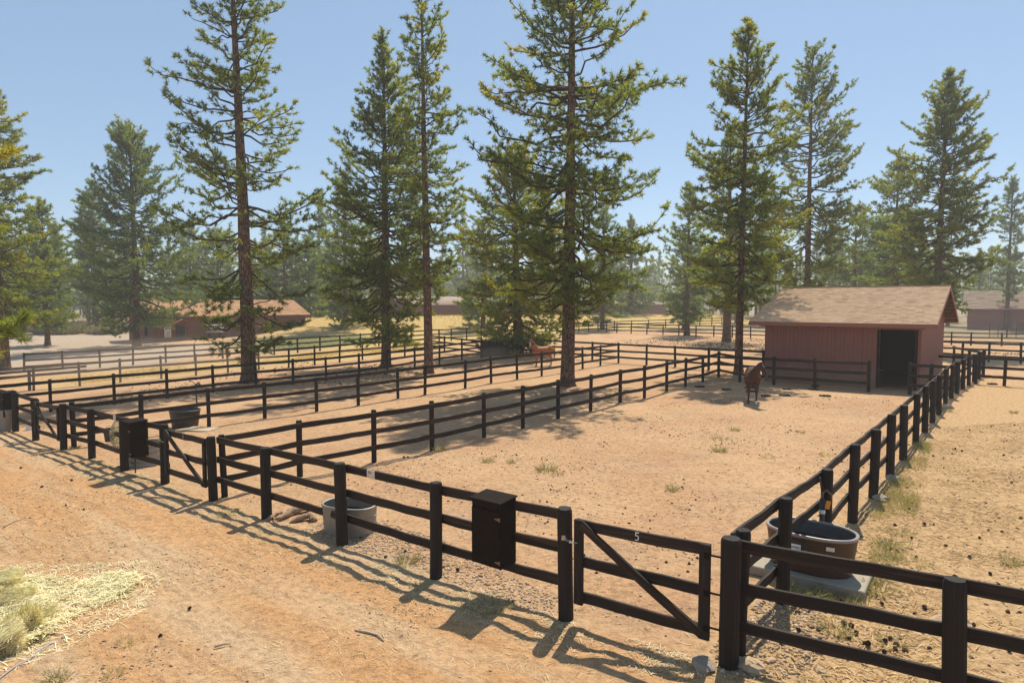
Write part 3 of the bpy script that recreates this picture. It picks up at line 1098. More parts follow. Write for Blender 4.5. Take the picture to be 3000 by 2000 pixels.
# door frame, posts and header
for xx in (DO0 - .06, DO1 + .06):
    MB().box((xx, .012, (EAVE - .5) / 2), (.10, .035, EAVE - .52), 0, None, .004).build('door_frame', MT['box'], barn)
MB().box((DO0 - .02, .045, EAVE - .80), (.08, .05, .5), 0, None, .004).build('door_bracket', MT['box'], barn)
# roof: two slopes, shingles, fascia, rafters, brackets
OV, GOV = .65, .62
for sgn in (1, -1):
    ymid, yeave = -BD / 2, (OV if sgn == 1 else -BD - OV)
    ze = EAVE - math.tan(PIT) * OV
    x0, x1 = -GOV, BW + GOV
    deck = MB()
    th = .05
    deck.add([(x0, ymid, RZ), (x1, ymid, RZ), (x1, yeave, ze), (x0, yeave, ze), (x0, ymid, RZ - th), (x1, ymid, RZ - th), (x1, yeave, ze - th), (x0, yeave, ze - th)],
             [(0, 1, 2, 3), (4, 7, 6, 5), (0, 4, 5, 1), (1, 5, 6, 2), (2, 6, 7, 3), (3, 7, 4, 0)])
    deck.build('roof_deck', MT['rafter'], barn)
    # shingle tabs in courses
    S = math.hypot(yeave - ymid, ze - RZ)
    rows = int(S / .15)
    vs, fs, tn = [], [], []
    sl = Vector((0, (yeave - ymid) / S, (ze - RZ) / S))
    nr = Vector((0, -sl.z * sgn, sl.y * sgn))
    for r_ in range(rows):
        s0_, s1_ = r_ * S / rows, (r_ + 1) * S / rows + .012
        xx = x0 - .02 - random.uniform(0, .3)
        while xx < x1 + .02:
            wd = random.uniform(.26, .36)
            a, b = max(xx, x0 - .02), min(xx + wd, x1 + .02)
            xx += wd
            if b - a < .02:
                continue
            lift = .005 + random.uniform(.0, .005)
            e = random.uniform(-.008, .008)
            tp = Vector((0, ymid, RZ)) + sl * s0_ + nr * .006
            bt = Vector((0, ymid, RZ)) + sl * (s1_ + e) + nr * (lift + .006)
            b2 = bt - nr * lift
            i0 = len(vs)
            for q, xq in ((tp, a), (tp, b - .004), (bt, b - .004), (bt, a), (b2, b - .004), (b2, a)):
                vs.append((xq, q.y, q.z))
            if sgn == 1:
                fs += [(i0, i0 + 3, i0 + 2, i0 + 1), (i0 + 3, i0 + 5, i0 + 4, i0 + 2)]
            else:
                fs += [(i0, i0 + 1, i0 + 2, i0 + 3), (i0 + 3, i0 + 2, i0 + 4, i0 + 5)]
            tn += [min(1, max(0, random.gauss(.5, .22)))] * 2
    sh = mesh_obj('shingles', np_mesh('shingles', vs, fs, [MT['shingle']], None, tn), barn)
    sh['kind'] = 'stuff'
    MB().box(((x0 + x1) / 2, yeave + sgn * .022, ze - .085), (x1 - x0 + .02, .04, .20), 0, None, .004).build('fascia', MT['barn_trim'], barn)
    for xq in (x0 - .022, x1 + .022):
        m_ = MB()
        m_.add([(xq - .02, ymid, RZ - .005), (xq + .02, ymid, RZ - .005), (xq + .02, yeave, ze - .005), (xq - .02, yeave, ze - .005),
                (xq - .02, ymid, RZ - .20), (xq + .02, ymid, RZ - .20), (xq + .02, yeave, ze - .20), (xq - .02, yeave, ze - .20)],
               [(0, 1, 2, 3), (4, 7, 6, 5), (0, 4, 5, 1), (1, 5, 6, 2), (2, 6, 7, 3), (3, 7, 4, 0)])
        m_.build('barge_board', MT['barn_trim'], barn)
        # boards of the soffit under the gable overhang, each a purlin
        for q in np.linspace(.12, .95, 9):
            yy, zz = ymid + (yeave - ymid) * q, RZ + (ze - RZ) * q - .10
            xc = xq + (GOV / 2 if xq < 0 else -GOV / 2)
            MB().box((xc, yy, zz), (GOV - .08, .05, .08), 0).build('purlin', MT['rafter'], barn)
for xx in (BW + .02, 4.0, -.02):
    m_ = MB()
    m_.add([(xx - .13, .04, EAVE - .16), (xx + .13, .04, EAVE - .16), (xx + .13, .52, EAVE - .30), (xx - .13, .52, EAVE - .30),
            (xx - .13, .04, EAVE - .48), (xx + .13, .04, EAVE - .48), (xx + .13, .52, EAVE - .42), (xx - .13, .52, EAVE - .42)],
           [(0, 1, 2, 3), (4, 7, 6, 5), (0, 4, 5, 1), (1, 5, 6, 2), (2, 6, 7, 3), (3, 7, 4, 0)])
    m_.build('eave_bracket', MT['barn_trim'], barn)
mb = MB()
mb.box((BW / 2, -BD / 2, RZ + .018), (BW + 2 * GOV, .22, .03), 0, None, .006)
mb.build('ridge_cap', MT['shingle'], barn)


# ------------------------------------------------------------------ plain long building maker (stable, far barn, arena)
def course_roof(name, parent, p_ridge, p_eave, dirx, L, rows, mat, tab=None, thick=.02):
    """one slope as overlapping courses (or standing seams), in local coordinates along x from 0 to L"""
    vs, fs, tn = [], [], []
    rg, ev = Vector(p_ridge), Vector(p_eave)
    for r_ in range(rows):
        a, b = rg.lerp(ev, r_ / rows), rg.lerp(ev, (r_ + 1) / rows)
        n_ = 1 if tab is None else max(1, int(L / tab))
        off = 0 if tab is None else random.random() * tab
        xs_ = [0] + ([] if tab is None else [q for q in (off + tab * i for i in range(n_ + 1)) if 0 < q < L]) + [L]
        for u0, u1 in zip(xs_[:-1], xs_[1:]):
            i0 = len(vs)
            for q, uu, lz in ((a, u0, 0), (a, u1, 0), (b, u1, thick), (b, u0, thick), (b, u1, 0), (b, u0, 0)):
                vs.append((uu, q.y, q.z + lz + .012))
            fs += [(i0, i0 + 1, i0 + 2, i0 + 3), (i0 + 3, i0 + 2, i0 + 4, i0 + 5)]
            tn += [min(1, max(0, random.gauss(.5, .2)))] * 2
    o = mesh_obj(name, np_mesh(name, vs, fs, [mat], None, tn), parent)
    return o


def long_building(name, label, cat, A, dirv, L, depth, eave, rise, wall_mat, roof_mat, trim_mat, rows=14, tab=1.0, ov=.5, gable=.5, groove=.4, seams=False):
    """A: front corner on the ground; dirv: along the front wall; the building lies to the left of dirv"""
    zz = min(G(A.x, A.y), G(A.x + dirv.x * L, A.y + dirv.y * L)) - .1
    root = empty(name, (A.x, A.y, zz), math.atan2(dirv.y, dirv.x), label, cat)
    w_ = MB()
    n_ = int(L / groove)
    for i in range(n_):                         # front wall as battened boards
        a, b = i * L / n_, (i + 1) * L / n_
        w_.add([(a, .012, 0), (a + .012, 0, 0), (b - .012, 0, 0), (b, .012, 0), (a, .012, eave), (a + .012, 0, eave), (b - .012, 0, eave), (b, .012, eave)],
               [(0, 1, 5, 4), (1, 2, 6, 5), (2, 3, 7, 6)])
    rz_ = eave + rise
    for xx, flip in ((0, 1), (L, 0)):
        f_ = [(0, 1, 2, 3, 4)]
        vs = [(xx, .012, 0), (xx, depth, 0), (xx, depth, eave), (xx, depth / 2, rz_), (xx, .012, eave)]
        w_.add(vs if not flip else vs[::-1], f_)
    w_.add([(0, depth, 0), (L, depth, 0), (L, depth, eave), (0, depth, eave)], [(1, 0, 3, 2)])
    w_.build('wall', wall_mat, root)
    sl = rise / (depth / 2)
    for fr in (1, 0):
        ye, ym = (-ov, depth / 2) if fr else (depth + ov, depth / 2)
        r_ = course_roof('roof', root, (0, ym, rz_), (0, ye, eave - sl * ov), None, L + 2 * gable, rows, roof_mat, tab)
        r_.location = (-gable, 0, 0)
        u_ = MB()
        u_.add([(-gable, ym, rz_ - .04), (L + gable, ym, rz_ - .04), (L + gable, ye, eave - sl * ov - .04), (-gable, ye, eave - sl * ov - .04)], [(0, 1, 2, 3)])
        u_.build('soffit', trim_mat, root)
        MB().box((L / 2, ye + (-.02 if fr else .02), eave - sl * ov - .07), (L + 2 * gable, .04, .18), 0).build('fascia', trim_mat, root)
        for xx in (-gable - .02, L + gable + .02):
            m_ = MB()
            m_.add([(xx - .02, ym, rz_ + .02), (xx + .02, ym, rz_ + .02), (xx + .02, ye, eave - sl * ov + .02), (xx - .02, ye, eave - sl * ov + .02),
                    (xx - .02, ym, rz_ - .2), (xx + .02, ym, rz_ - .2), (xx + .02, ye, eave - sl * ov - .2), (xx - .02, ye, eave - sl * ov - .2)],
                   [(0, 1, 2, 3), (4, 7, 6, 5), (0, 4, 5, 1), (1, 5, 6, 2), (2, 6, 7, 3), (3, 7, 4, 0)])
            m_.build('barge_board', trim_mat, root)
    return root


SA = hit(455, 1003)
st = long_building('stable', 'long brown stable with an orange shingle roof behind the left pines', 'stable', SA, V, 21.3, 8.0, 3.55, 1.9,
                   MT['stable_red'], MT['far_shingle'], MT['stable_red'], 13, 1.0, .6, .5, .3)
# door under its little gabled awning
dr = MB()
dr.box((3.05, -.03, 1.08), (1.15, .06, 2.12), 0, None, .01)
drob = dr.build('door', MT['green_door'], st)
MB().tube([(2.62, -.10, 1.0), (2.62, -.10, 1.14)], .015, 6).build('handle', MT['bright_steel'], drob)
for sx in (-1, 1):
    a_ = MB()
    a_.add([(2.95, -1.15, 3.02), (2.95, .0, 3.02), (2.95 + sx * 1.15, .0, 2.42), (2.95 + sx * 1.15, -1.15, 2.42),
            (2.95, -1.15, 2.95), (2.95, .0, 2.95), (2.95 + sx * 1.15, .0, 2.35), (2.95 + sx * 1.15, -1.15, 2.35)],
           [(0, 1, 2, 3), (4, 7, 6, 5), (0, 4, 5, 1), (1, 5, 6, 2), (2, 6, 7, 3), (3, 7, 4, 0)])
    a_.build('awning_slope', MT['barn_trim'], st)
for xx in (2.0, 3.9):
    MB().tube([(xx, -.02, 1.55), (xx, -1.0, 2.40)], .05, 6).build('awning_brace', MT['stable_red'], st)


def framed_window(root, x, z, w, h, y=-.02):
    f = MB()
    for c_, s_ in (((x, y, z + h / 2), (w + .16, .05, .08)), ((x, y, z - h / 2), (w + .16, .05, .08)), ((x - w / 2 - .04, y, z), (.08, .05, h - .082)), ((x + w / 2 + .04, y, z), (.08, .05, h - .082)), ((x, y, z), (.04, .04, h - .082))):
        f.box(c_, s_, 0)
    wo = f.build('window', MT['stable_red'], root)
    MB().box((x, y + .016, z), (w, .01, h), 0).build('pane', MT['glass'], wo)


framed_window(st, 11.0, 1.75, .9, 1.0)
framed_window(st, 19.2, 2.2, .7, .7)
MB().box((-.035, 2.6, 1.6), (.05, .7, 1.5), 0, None, .01).build('side_shutter', MT['dark'], st)
# white notice boards on the stable wall
for zz, hh, nm in ((2.28, .22, 'small tan plate fixed above the white notices on the stable'), (1.78, .50, 'upper white notice with a dark emblem on the stable wall'), (1.10, .80, 'lower white notice with grey lines on the stable wall')):
    c_ = st.matrix_basis @ Vector((1.55, -.03, zz)) if False else (Matrix.Translation(st.location) @ Matrix.Rotation(st.rotation_euler.z, 4, 'Z') @ Vector((1.5, -.035, zz)))
    sg = empty('notice_board', c_, st.rotation_euler.z, nm, 'sign')
    MB().box((0, 0, 0), (.82, .03, hh), 0, None, .005).build('board', MT['paper' if hh < .3 else 'white'], sg)
    pm = MB()
    plz = (Vector((0, -.0155, 0)), Vector((1, 0, 0)), Vector((0, 0, 1)), Vector((0, -1, 0)))
    if hh == .50:
        stroke(pm, [(-.27, -.10), (-.2, .04), (-.08, .09), (.06, .06), (.2, .09), (.27, -.08)], .11, plz)
    elif hh == .80:
        stroke(pm, [(-.16, .17), (-.05, .17)], .10, plz)
        stroke(pm, [(.07, .17), (.18, .17)], .10, plz)
        for k_ in range(3):
            stroke(pm, [(-.26, -.05 - k_ * .1), (.26, -.05 - k_ * .1)], .03, plz)
    else:
        stroke(pm, [(-.25, 0), (.25, 0)], .04, plz)
    pm.build('print', MT['black_ink'], sg)
# silver rack on legs against the stable
rk = empty('feed_rack', Matrix.Translation(st.location) @ Matrix.Rotation(st.rotation_euler.z, 4, 'Z') @ Vector((7.1, -.75, .08)), st.rotation_euler.z,
           'silver barred hay rack on dark legs against the stable wall', 'hay rack')
m_ = MB()
m_.tube([(-1.15, -.3, 2.05), (1.15, -.3, 2.05), (1.15, .3, 2.05), (-1.15, .3, 2.05), (-1.15, -.3, 2.05)], .045, 6)
m_.tube([(-.95, -.2, 1.15), (.95, -.2, 1.15), (.95, .2, 1.15), (-.95, .2, 1.15), (-.95, -.2, 1.15)], .045, 6)
for k_ in range(10):
    t_ = -1 + k_ * 2 / 9
    m_.tube([(t_ * 1.13, -.3, 2.05), (t_ * .94, -.2, 1.15)], .03, 5)
m_.tube([(-1.06, -.26, 1.62), (1.06, -.26, 1.62)], .035, 6)
m_.build('rack', MT['white'], rk)
MB().box((-.15, -.1, 1.06), (2.6, .8, .06), 0, None, .01).build('tray', MT['galv'], rk)
for sx in (-.8, .8):
    for sy in (-.25, .25):
        MB().tube([(sx, sy, 0), (sx * .8, sy, 1.03)], .05, 6).build('leg', MT['dark'], rk)

FB = hit(2833, 965)
long_building('far_barn', 'far hazy barn with a grey brown roof at the right edge', 'barn', FB, -U, 26, 13, 4.1, 2.9, MT['far_red'], MT['grey_shingle'], MT['far_red'], 12, 1.2, .8, .9, .5)
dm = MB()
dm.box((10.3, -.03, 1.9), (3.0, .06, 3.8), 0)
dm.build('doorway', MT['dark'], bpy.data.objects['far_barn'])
AA = Vector((-18.5, 123, 0))
long_building('riding_arena', 'long low maroon arena with a pale metal roof behind the grass bank', 'arena', AA, Vector((.725, .689, 0)), 88, 24, 4.4, 1.7, MT['arena_wall'], MT['metal_roof'], MT['metal_roof'], 1, .9, .3, .3, .9)

# white trailer far behind the paddocks
tb = at(2125, 925, 150)
tr = empty('horse_trailer', (tb.x, tb.y, G(tb.x, tb.y) + 1.2), math.atan2(-.25, 1), 'long white trailer with dark windows far behind the right pines', 'trailer')
MB().box((0, 0, 1.9), (9.5, 2.4, 2.3), 0, None, .12).build('body', MT['van'], tr)
for k_ in range(4):
    MB().box((-3.4 + k_ * 1.4, -1.21, 2.2), (.9, .03, .5), 0).build('window', MT['glass'], tr)
for k_ in (-.6, .6):
    MB().tube([(k_, -1.2, .42), (k_, -.9, .42)], .42, 14).build('wheel', MT['rubber'], tr)
tb = at(1971, 916, 140)
tr = empty('cargo_trailer', (tb.x, tb.y, G(tb.x, tb.y)), .1, 'low white box past the end of the arena', 'trailer')
MB().box((0, 0, 1.35), (2.6, 1.6, 1.5), 0, None, .08).build('body', MT['van'], tr)
for k_ in (-.7, .7):
    MB().tube([(k_, -.85, .32), (k_, -.6, .32)], .32, 12).build('wheel', MT['rubber'], tr)

# dark panel pen in front of the far barn
pp = hit(2897, 990)
pen = empty('panel_pen', pp, math.atan2(-U.y, -U.x), 'dark iron panel pen in front of the far barn', 'pen')
for k_ in range(5):
    p_ = MB()
    for z_ in np.linspace(.3, 1.9, 7):
        p_.tube([(k_ * 1.9 + .03, 0, z_), (k_ * 1.9 + 1.85, .0, z_)], .035, 5)
    for xx in (.03, .95, 1.85):
        p_.tube([(k_ * 1.9 + xx, 0, 0), (k_ * 1.9 + xx, 0, 2.0 + (.25 if k_ in (1, 2) else 0))], .04, 5)
    p_.build('panel', MT['hedge_iron'], pen)

# windbreak board
w0, w1 = hit(1413, 1050), hit(1533, 1038)
d = w1 - w0
wb = empty('windbreak', w0, math.atan2(d.y, d.x), 'solid black windbreak wall at the foot of the smaller dense pine', 'windbreak')
L = d.length
n_ = 7
for i in range(n_):
    a, b = i * L / n_, (i + 1) * L / n_
    MB().box(((a + b) / 2, 0, .74), (b - a - .012, .03, 1.30), 0, None, .004).build('panel', MT['door_grey'], wb)
for t_ in (0, .5, 1):
    o = mesh_obj('post', POSTS[0], wb)
    o.location = (t_ * L, .11, 0)
    o.scale = (.08, .08, 1.5)


# ------------------------------------------------------------------ pine trees
def seg_prisms(P0, P1, R0, R1, sides=4):
    P0, P1 = np.asarray(P0), np.asarray(P1)
    d = P1 - P0
    d /= np.linalg.norm(d, axis=1, keepdims=True) + 1e-9
    a = np.where(np.abs(d[:, 2:3]) < .9, np.array([[0, 0, 1.0]]), np.array([[1.0, 0, 0]]))
    u = np.cross(d, a)
    u /= np.linalg.norm(u, axis=1, keepdims=True) + 1e-9
    w = np.cross(d, u)
    n = len(P0)
    vs = np.zeros((n, 2 * sides, 3))
    for k in range(sides):
        t = 2 * math.pi * k / sides
        o = u * math.cos(t) + w * math.sin(t)
        vs[:, k] = P0 + o * R0[:, None]
        vs[:, sides + k] = P1 + o * R1[:, None]
    fs = []
    base = (np.arange(n) * 2 * sides)[:, None]
    for k in range(sides):
        k2 = (k + 1) % sides
        fs.append(base + np.array([[k, k2, sides + k2, sides + k]]))
    return vs.reshape(-1, 3), np.concatenate(fs, 0)


def blades(pos, dirs, length, width, rng):
    """thin triangular blades"""
    n = len(pos)
    r = rng.normal(size=(n, 3))
    w = np.cross(dirs, r)
    w /= np.linalg.norm(w, axis=1, keepdims=True) + 1e-9
    w *= width[:, None] * .5
    vs = np.stack([pos - w, pos + w, pos + dirs * length[:, None]], 1).reshape(-1, 3)
    return vs, np.arange(3 * n).reshape(n, 3)


def unit(a):
    return a / (np.linalg.norm(a, axis=-1, keepdims=True) + 1e-9)


def pine_data(seed, H, prof, trunk_r, lean=(0, 0), step=.5, per=4, tufts=1.0, nper=24, nlen=.27, nwid=.048, up_top=56, low=-12, gap=.12, needle='needle', twigs=True, tint0=.42, bare=0.0):
    """prof: list of (z, radius), z rising. returns trunk mesh, limb mesh, crown mesh"""
    rng = np.random.default_rng(seed)
    prof = sorted(prof)
    pz, pr = np.array([p[0] for p in prof]), np.array([p[1] for p in prof])
    z0, z1 = pz[0], H
    bend = rng.uniform(-.12, .12, 2)

    def axis(z):
        t = z / H
        return np.array([lean[0] * t + bend[0] * math.sin(3.1 * t) * .8, lean[1] * t + bend[1] * math.sin(2.6 * t) * .8, z])
    # trunk
    mb = MB()
    zs = [-.35, 0, .18, .6, 1.5] + list(np.linspace(3, H, 12))
    nn = 14
    pts, rr = [], []
    for z in zs:
        pts.append(axis(z))
        rr.append(trunk_r * (1.45 if z < 0 else 1.28 if z < .1 else 1.12 if z < .4 else 1.02 if z < 1 else (1 - z / H) ** .8 * 1.0 + .02))
    vs, fs = [], []
    ph = rng.uniform(0, 6, 3)
    for i, (p, r_) in enumerate(zip(pts, rr)):
        for k in range(nn):
            t = 2 * math.pi * k / nn
            fl = 1 + (.16 * math.sin(5 * t + ph[0]) * max(0, 1 - max(zs[i], 0) / .6)) + .04 * math.sin(3 * t + ph[1] + zs[i]) + rng.uniform(-.02, .02)
            vs.append((p[0] + math.cos(t) * r_ * fl, p[1] + math.sin(t) * r_ * fl, p[2]))
    for i in range(len(pts) - 1):
        for k in range(nn):
            k2 = (k + 1) % nn
            fs.append((i * nn + k, i * nn + k2, i * nn + nn + k2, i * nn + nn + k))
    mb.add(vs, fs, 0, True)
    trunk = mb.mesh('trunk', MT['bark'])
    S0, S1, R0, R1 = [], [], [], []
    TP, TD, TT = [], [], []
    z = z0
    phase = rng.uniform(0, 6.28)
    while z < z1 - .3:
        t = (z - z0) / (z1 - z0)
        Rz = np.interp(z, pz, pr)
        nb = per if t < .85 else max(3, per - 1)
        phase += 2.4
        for b in range(nb):
            if rng.random() < gap:
                continue
            az = phase + b * 2 * math.pi / nb + rng.normal(0, .45)
            L = max(.25, Rz * rng.choice([.45, .7, .92, 1.0, 1.18], p=[.16, .24, .28, .20, .12]) * rng.uniform(.88, 1.06))
            e = math.radians(low + (up_top - low) * t ** 1.6 + rng.normal(0, 14))
            zz = z + rng.uniform(-1.0, 1.0) * step
            if zz > H - .15:
                continue
            o = axis(zz)
            hd = np.array([math.cos(az), math.sin(az), 0])
            n = 6
            sag = -.17 * L * (1 - t) * rng.uniform(.1, 1.6)
            tip = .13 * L * rng.uniform(-.3, 1.6)
            sd = np.array([-hd[1], hd[0], 0]) * rng.normal(0, .10) * L
            s = np.linspace(0, 1, n + 1)
            P = o + np.outer(s * L * math.cos(e), hd) + np.outer(s * s, sd)
            P[:, 2] += s * L * math.sin(e) + sag * np.sin(s * math.pi) + tip * s ** 3
            P[1:-1] += rng.normal(0, .028 * L, (n - 1, 3))
            r0 = min(trunk_r * .38, .018 + .014 * L) * (1.0 if t > .1 else 1.15)
            rad = r0 * (1 - s * .82) + .004
            S0.append(P[:-1]); S1.append(P[1:]); R0.append(rad[:-1]); R1.append(rad[1:])
            # twigs
            st0 = .26 if L > 1.2 else .05
            nt_ = max(3, int(L * 4.6 * tufts))
            if rng.random() < bare * (1 - t):
                nt_ = max(1, nt_ // 4)
            ss = np.clip(st0 + (1 - st0) * (np.arange(nt_) + rng.uniform(0, 1, nt_)) / nt_, 0, 1)
            ii = np.minimum((ss * n).astype(int), n - 1)
            fr = (ss * n - ii)[:, None]
            q = P[ii] * (1 - fr) + P[ii + 1] * fr
            bd = unit(P[ii + 1] - P[ii])
            sgn = np.where(np.arange(nt_) % 2 == 0, 1.0, -1.0)[:, None]
            lat = unit(np.cross(bd, np.array([0, 0, 1.0]))) * sgn
            td = unit(bd * rng.uniform(.5, 1.1, (nt_, 1)) + lat * rng.uniform(.4, 1.1, (nt_, 1)) + np.array([0, 0, 1.0]) * rng.uniform(-.25, .6, (nt_, 1)))
            tl = (.16 + .30 * L * (1.14 - ss)) * rng.uniform(.5, 1.25, nt_)
            tl = np.minimum(tl, 1.5)
            e1 = q + td * tl[:, None]
            if twigs:
                S0.append(q); S1.append(e1); R0.append(np.full(nt_, .011)); R1.append(np.full(nt_, .005))
            lt = rng.normal(tint0, .20) + .14 * t
            TP.append(e1); TD.append(td); TT.append(lt + rng.normal(0, .13, nt_))
            mid = tl > .42
            if mid.any():
                k = mid.sum()
                for fq, dq in ((.55, -.12),):
                    TP.append((q + td * tl[:, None] * fq)[mid] + rng.normal(0, .13, (k, 3)) * tl[mid][:, None]); TD.append(unit(td[mid] + rng.normal(0, .5, (k, 3)))); TT.append(lt + dq + rng.normal(0, .13, k))
            TP.append(P[-1:]); TD.append(unit(P[-1:] - P[-2:-1])); TT.append(np.array([lt + .1]))
        z += step * rng.uniform(.75, 1.25) * (1.0 if t < .8 else .75)
    # dead bare limbs low on the trunk
    for _ in range(9 if twigs else 0):
        zz = rng.uniform(1.8, min(H * .4, z0 + 4))
        az = rng.uniform(0, 6.28)
        L = rng.uniform(.3, 1.5)
        hd = np.array([math.cos(az), math.sin(az), rng.uniform(-.25, .25)])
        o = axis(zz)
        P = o + np.outer(np.linspace(0, 1, 4) * L, hd) + rng.normal(0, .04 * L, (4, 3)) * np.array([0, 1, 1, 1])[:, None]
        S0.append(P[:-1]); S1.append(P[1:])
        R0.append(np.array([.022, .016, .010])); R1.append(np.array([.016, .010, .004]))
    # leader
    for k in range(8):
        TP.append(axis(H - .12 * k)[None]); TD.append(np.array([[0, 0, 1.0]])); TT.append(np.array([tint0 + .1]))
    S0, S1, R0, R1 = (np.concatenate(q) for q in (S0, S1, R0, R1))
    v1, f1 = seg_prisms(S0, S1, R0, R1, 3)
    limb = np_mesh('branches', v1, f1, [MT['twig']])
    TP, TD, TT = np.concatenate(TP), np.concatenate(TD), np.concatenate(TT)
    N = len(TP)
    pos = np.repeat(TP, nper, 0)
    dr_ = np.repeat(TD, nper, 0)
    rv = unit(rng.normal(size=(N * nper, 3)))
    dirs = unit(dr_ * .75 + rv + np.array([0, 0, .10]))
    pos = pos + dr_ * rng.uniform(-.20, .04, (N * nper, 1)) * (nlen / .29)
    v2, f2 = blades(pos, dirs, nlen * rng.uniform(.65, 1.15, N * nper), nwid * rng.uniform(.7, 1.3, N * nper), rng)
    tn = np.clip(np.repeat(TT, nper) + rng.normal(0, .06, N * nper), 0, 1)
    crown = np_mesh('crown', v2, f2, [MT[needle]], None, tn)
    return trunk, limb, crown


TRIS = [0]


def pine(label, group, base, d, top_y, prof_px, trunk_r, seed, lean=(0, 0), rz=0.0, name='pine_tree', **kw):
    """base: (x px, None or y px); d metres ahead; profile rows (y px, half width px)"""
    if isinstance(base, Vector):
        p = base
    else:
        r = ray(base[0], 890)
        p = Vector((r.x * d / r.y, d, 0))
        p.z = G(p.x, p.y)
    zof = lambda y: CZ + (890 - y) / F * d - p.z
    prof = [(zof(y), max(.15, hw / F * d)) for y, hw in prof_px]
    H = zof(top_y)
    tr_, li_, cr_ = pine_data(seed, H, prof, trunk_r, lean, **kw)
    root = empty(name, p, rz, label, 'tree', group)
    mesh_obj('trunk', tr_, root)
    mesh_obj('branches', li_, root)
    mesh_obj('crown', cr_, root)
    TRIS[0] += len(cr_.polygons) + 2 * len(li_.polygons)
    return root


TALL = 'tall pines standing among the paddocks'
pine('very tall open pine on the left whose top leaves the picture', TALL, hit(731, 1121), hit(731, 1121).y, -250,
     [(1020, 60), (985, 130), (900, 150), (800, 175), (720, 215), (640, 225), (560, 205), (480, 195), (380, 190), (270, 180), (120, 155), (0, 125), (-150, 70), (-250, 12)],
     .42, 101, (-.55, .1), 0.4, step=.46, per=4, tufts=.74, tint0=.34, gap=.14, bare=.3)
pine('slender leaning pine with a long bare lower trunk, left of centre', TALL, hit(1257, 1093), hit(1257, 1093).y, -30,
     [(835, 60), (790, 95), (700, 115), (600, 125), (500, 130), (400, 122), (300, 118), (200, 95), (100, 72), (40, 45), (-30, 8)],
     .29, 102, (-.95, 0), 1.4, step=.5, per=4, tint0=.42, gap=.10)
pine('pine with a broad dense lower crown beside the slender leaning pine', TALL, hit(1131, 1075), hit(1131, 1075).y, 122,
     [(985, 80), (940, 140), (860, 185), (760, 210), (660, 215), (560, 205), (500, 175), (440, 160), (370, 95), (300, 85), (230, 50), (160, 28), (122, 6)],
     .34, 103, (-.25, .1), 2.2, step=.42, per=5, tint0=.36, gap=.06)
pine('massive central pine with thick furrowed trunk and drooping lower limbs', TALL, hit(1663, 1131), hit(1663, 1131).y, -330,
     [(935, 60), (880, 140), (820, 215), (740, 255), (650, 270), (560, 265), (470, 270), (380, 280), (300, 275), (200, 215), (110, 190), (20, 150), (-100, 115), (-230, 60), (-330, 10)],
     .36, 104, (.50, .1), 0.9, step=.46, per=5, tufts=.82, tint0=.42, low=-18, gap=.10)
pine('smaller dense pine leaning over the windbreak behind the central pine', TALL, hit(1518, 1036), hit(1518, 1036).y, 470,
     [(1005, 90), (950, 145), (880, 180), (800, 195), (720, 190), (640, 170), (570, 135), (520, 85), (490, 45), (470, 8)],
     .42, 105, (-.4, 0), 0.2, step=.42, per=5, nper=22, nlen=.29, nwid=.055, tint0=.60, low=-22, gap=.05)
pine('even conical pine just left of the red barn', TALL, hit(2163, 1091), hit(2163, 1091).y, 92,
     [(885, 60), (840, 130), (760, 172), (660, 168), (560, 162), (470, 145), (380, 125), (300, 105), (230, 82), (160, 45), (120, 26), (92, 6)],
     .24, 106, (-.35, .1), 1.9, step=.40, per=5, tint0=.46, gap=.07)
p = at(2365, 890, 62); p.z = G(p.x, p.y)
pine('sparse pine directly behind the barn roof with clear sky between its boughs', TALL, p, 62, 162,
     [(850, 60), (800, 110), (700, 140), (600, 165), (500, 175), (420, 150), (340, 110), (260, 75), (200, 50), (162, 8)],
     .33, 107, (.1, 0), 2.7, step=.52, per=4, nper=24, nlen=.30, nwid=.052, tint0=.40, gap=.16, low=-5)
p = at(2740, 890, 56); p.z = G(p.x, p.y)
pine('full pine behind the right gable of the barn', TALL, p, 56, 217,
     [(890, 40), (850, 120), (780, 160), (700, 160), (620, 150), (540, 148), (460, 125), (380, 92), (310, 65), (250, 35), (217, 8)],
     .36, 108, (.9, 0), 0.6, step=.44, per=5, nper=22, nlen=.30, nwid=.055, tint0=.38, gap=.08)
p = at(2620, 890, 74); p.z = G(p.x, p.y)
pine('thin pine between the two pines behind the barn', TALL, p, 74, 445,
     [(900, 60), (820, 115), (740, 120), (650, 105), (570, 80), (500, 42), (445, 8)],
     .3, 109, (0, 0), 1.1, step=.55, per=4, nper=17, nlen=.34, nwid=.068, tint0=.42, needle='needle_blue', gap=.1)
pine('broad pine with upswept top limbs in front of the stable', TALL, hit(402, 1015), hit(402, 1015).y, 382,
     [(930, 90), (900, 150), (850, 185), (770, 170), (690, 150), (610, 125), (540, 105), (480, 92), (420, 50), (382, 10)],
     .42, 110, (-.1, 0), 0.5, step=.5, per=5, nper=17, nlen=.34, nwid=.068, tint0=.46, up_top=66, needle='needle_blue', gap=.06)
LEFT = 'pines at the left edge'
p = at(8, 890, 50); p.z = G(p.x, p.y)
pine('dense pine filling the left edge beyond the boundary fence', LEFT, p, 50, 235,
     [(975, 60), (930, 130), (860, 175), (780, 165), (690, 150), (600, 120), (500, 105), (420, 90), (330, 50), (270, 28), (235, 6)],
     .36, 111, (-.3, 0), 0.5, step=.44, per=5, nper=22, nlen=.29, nwid=.055, tint0=.5, gap=.06)
p = at(135, 890, 76); p.z = G(p.x, p.y)
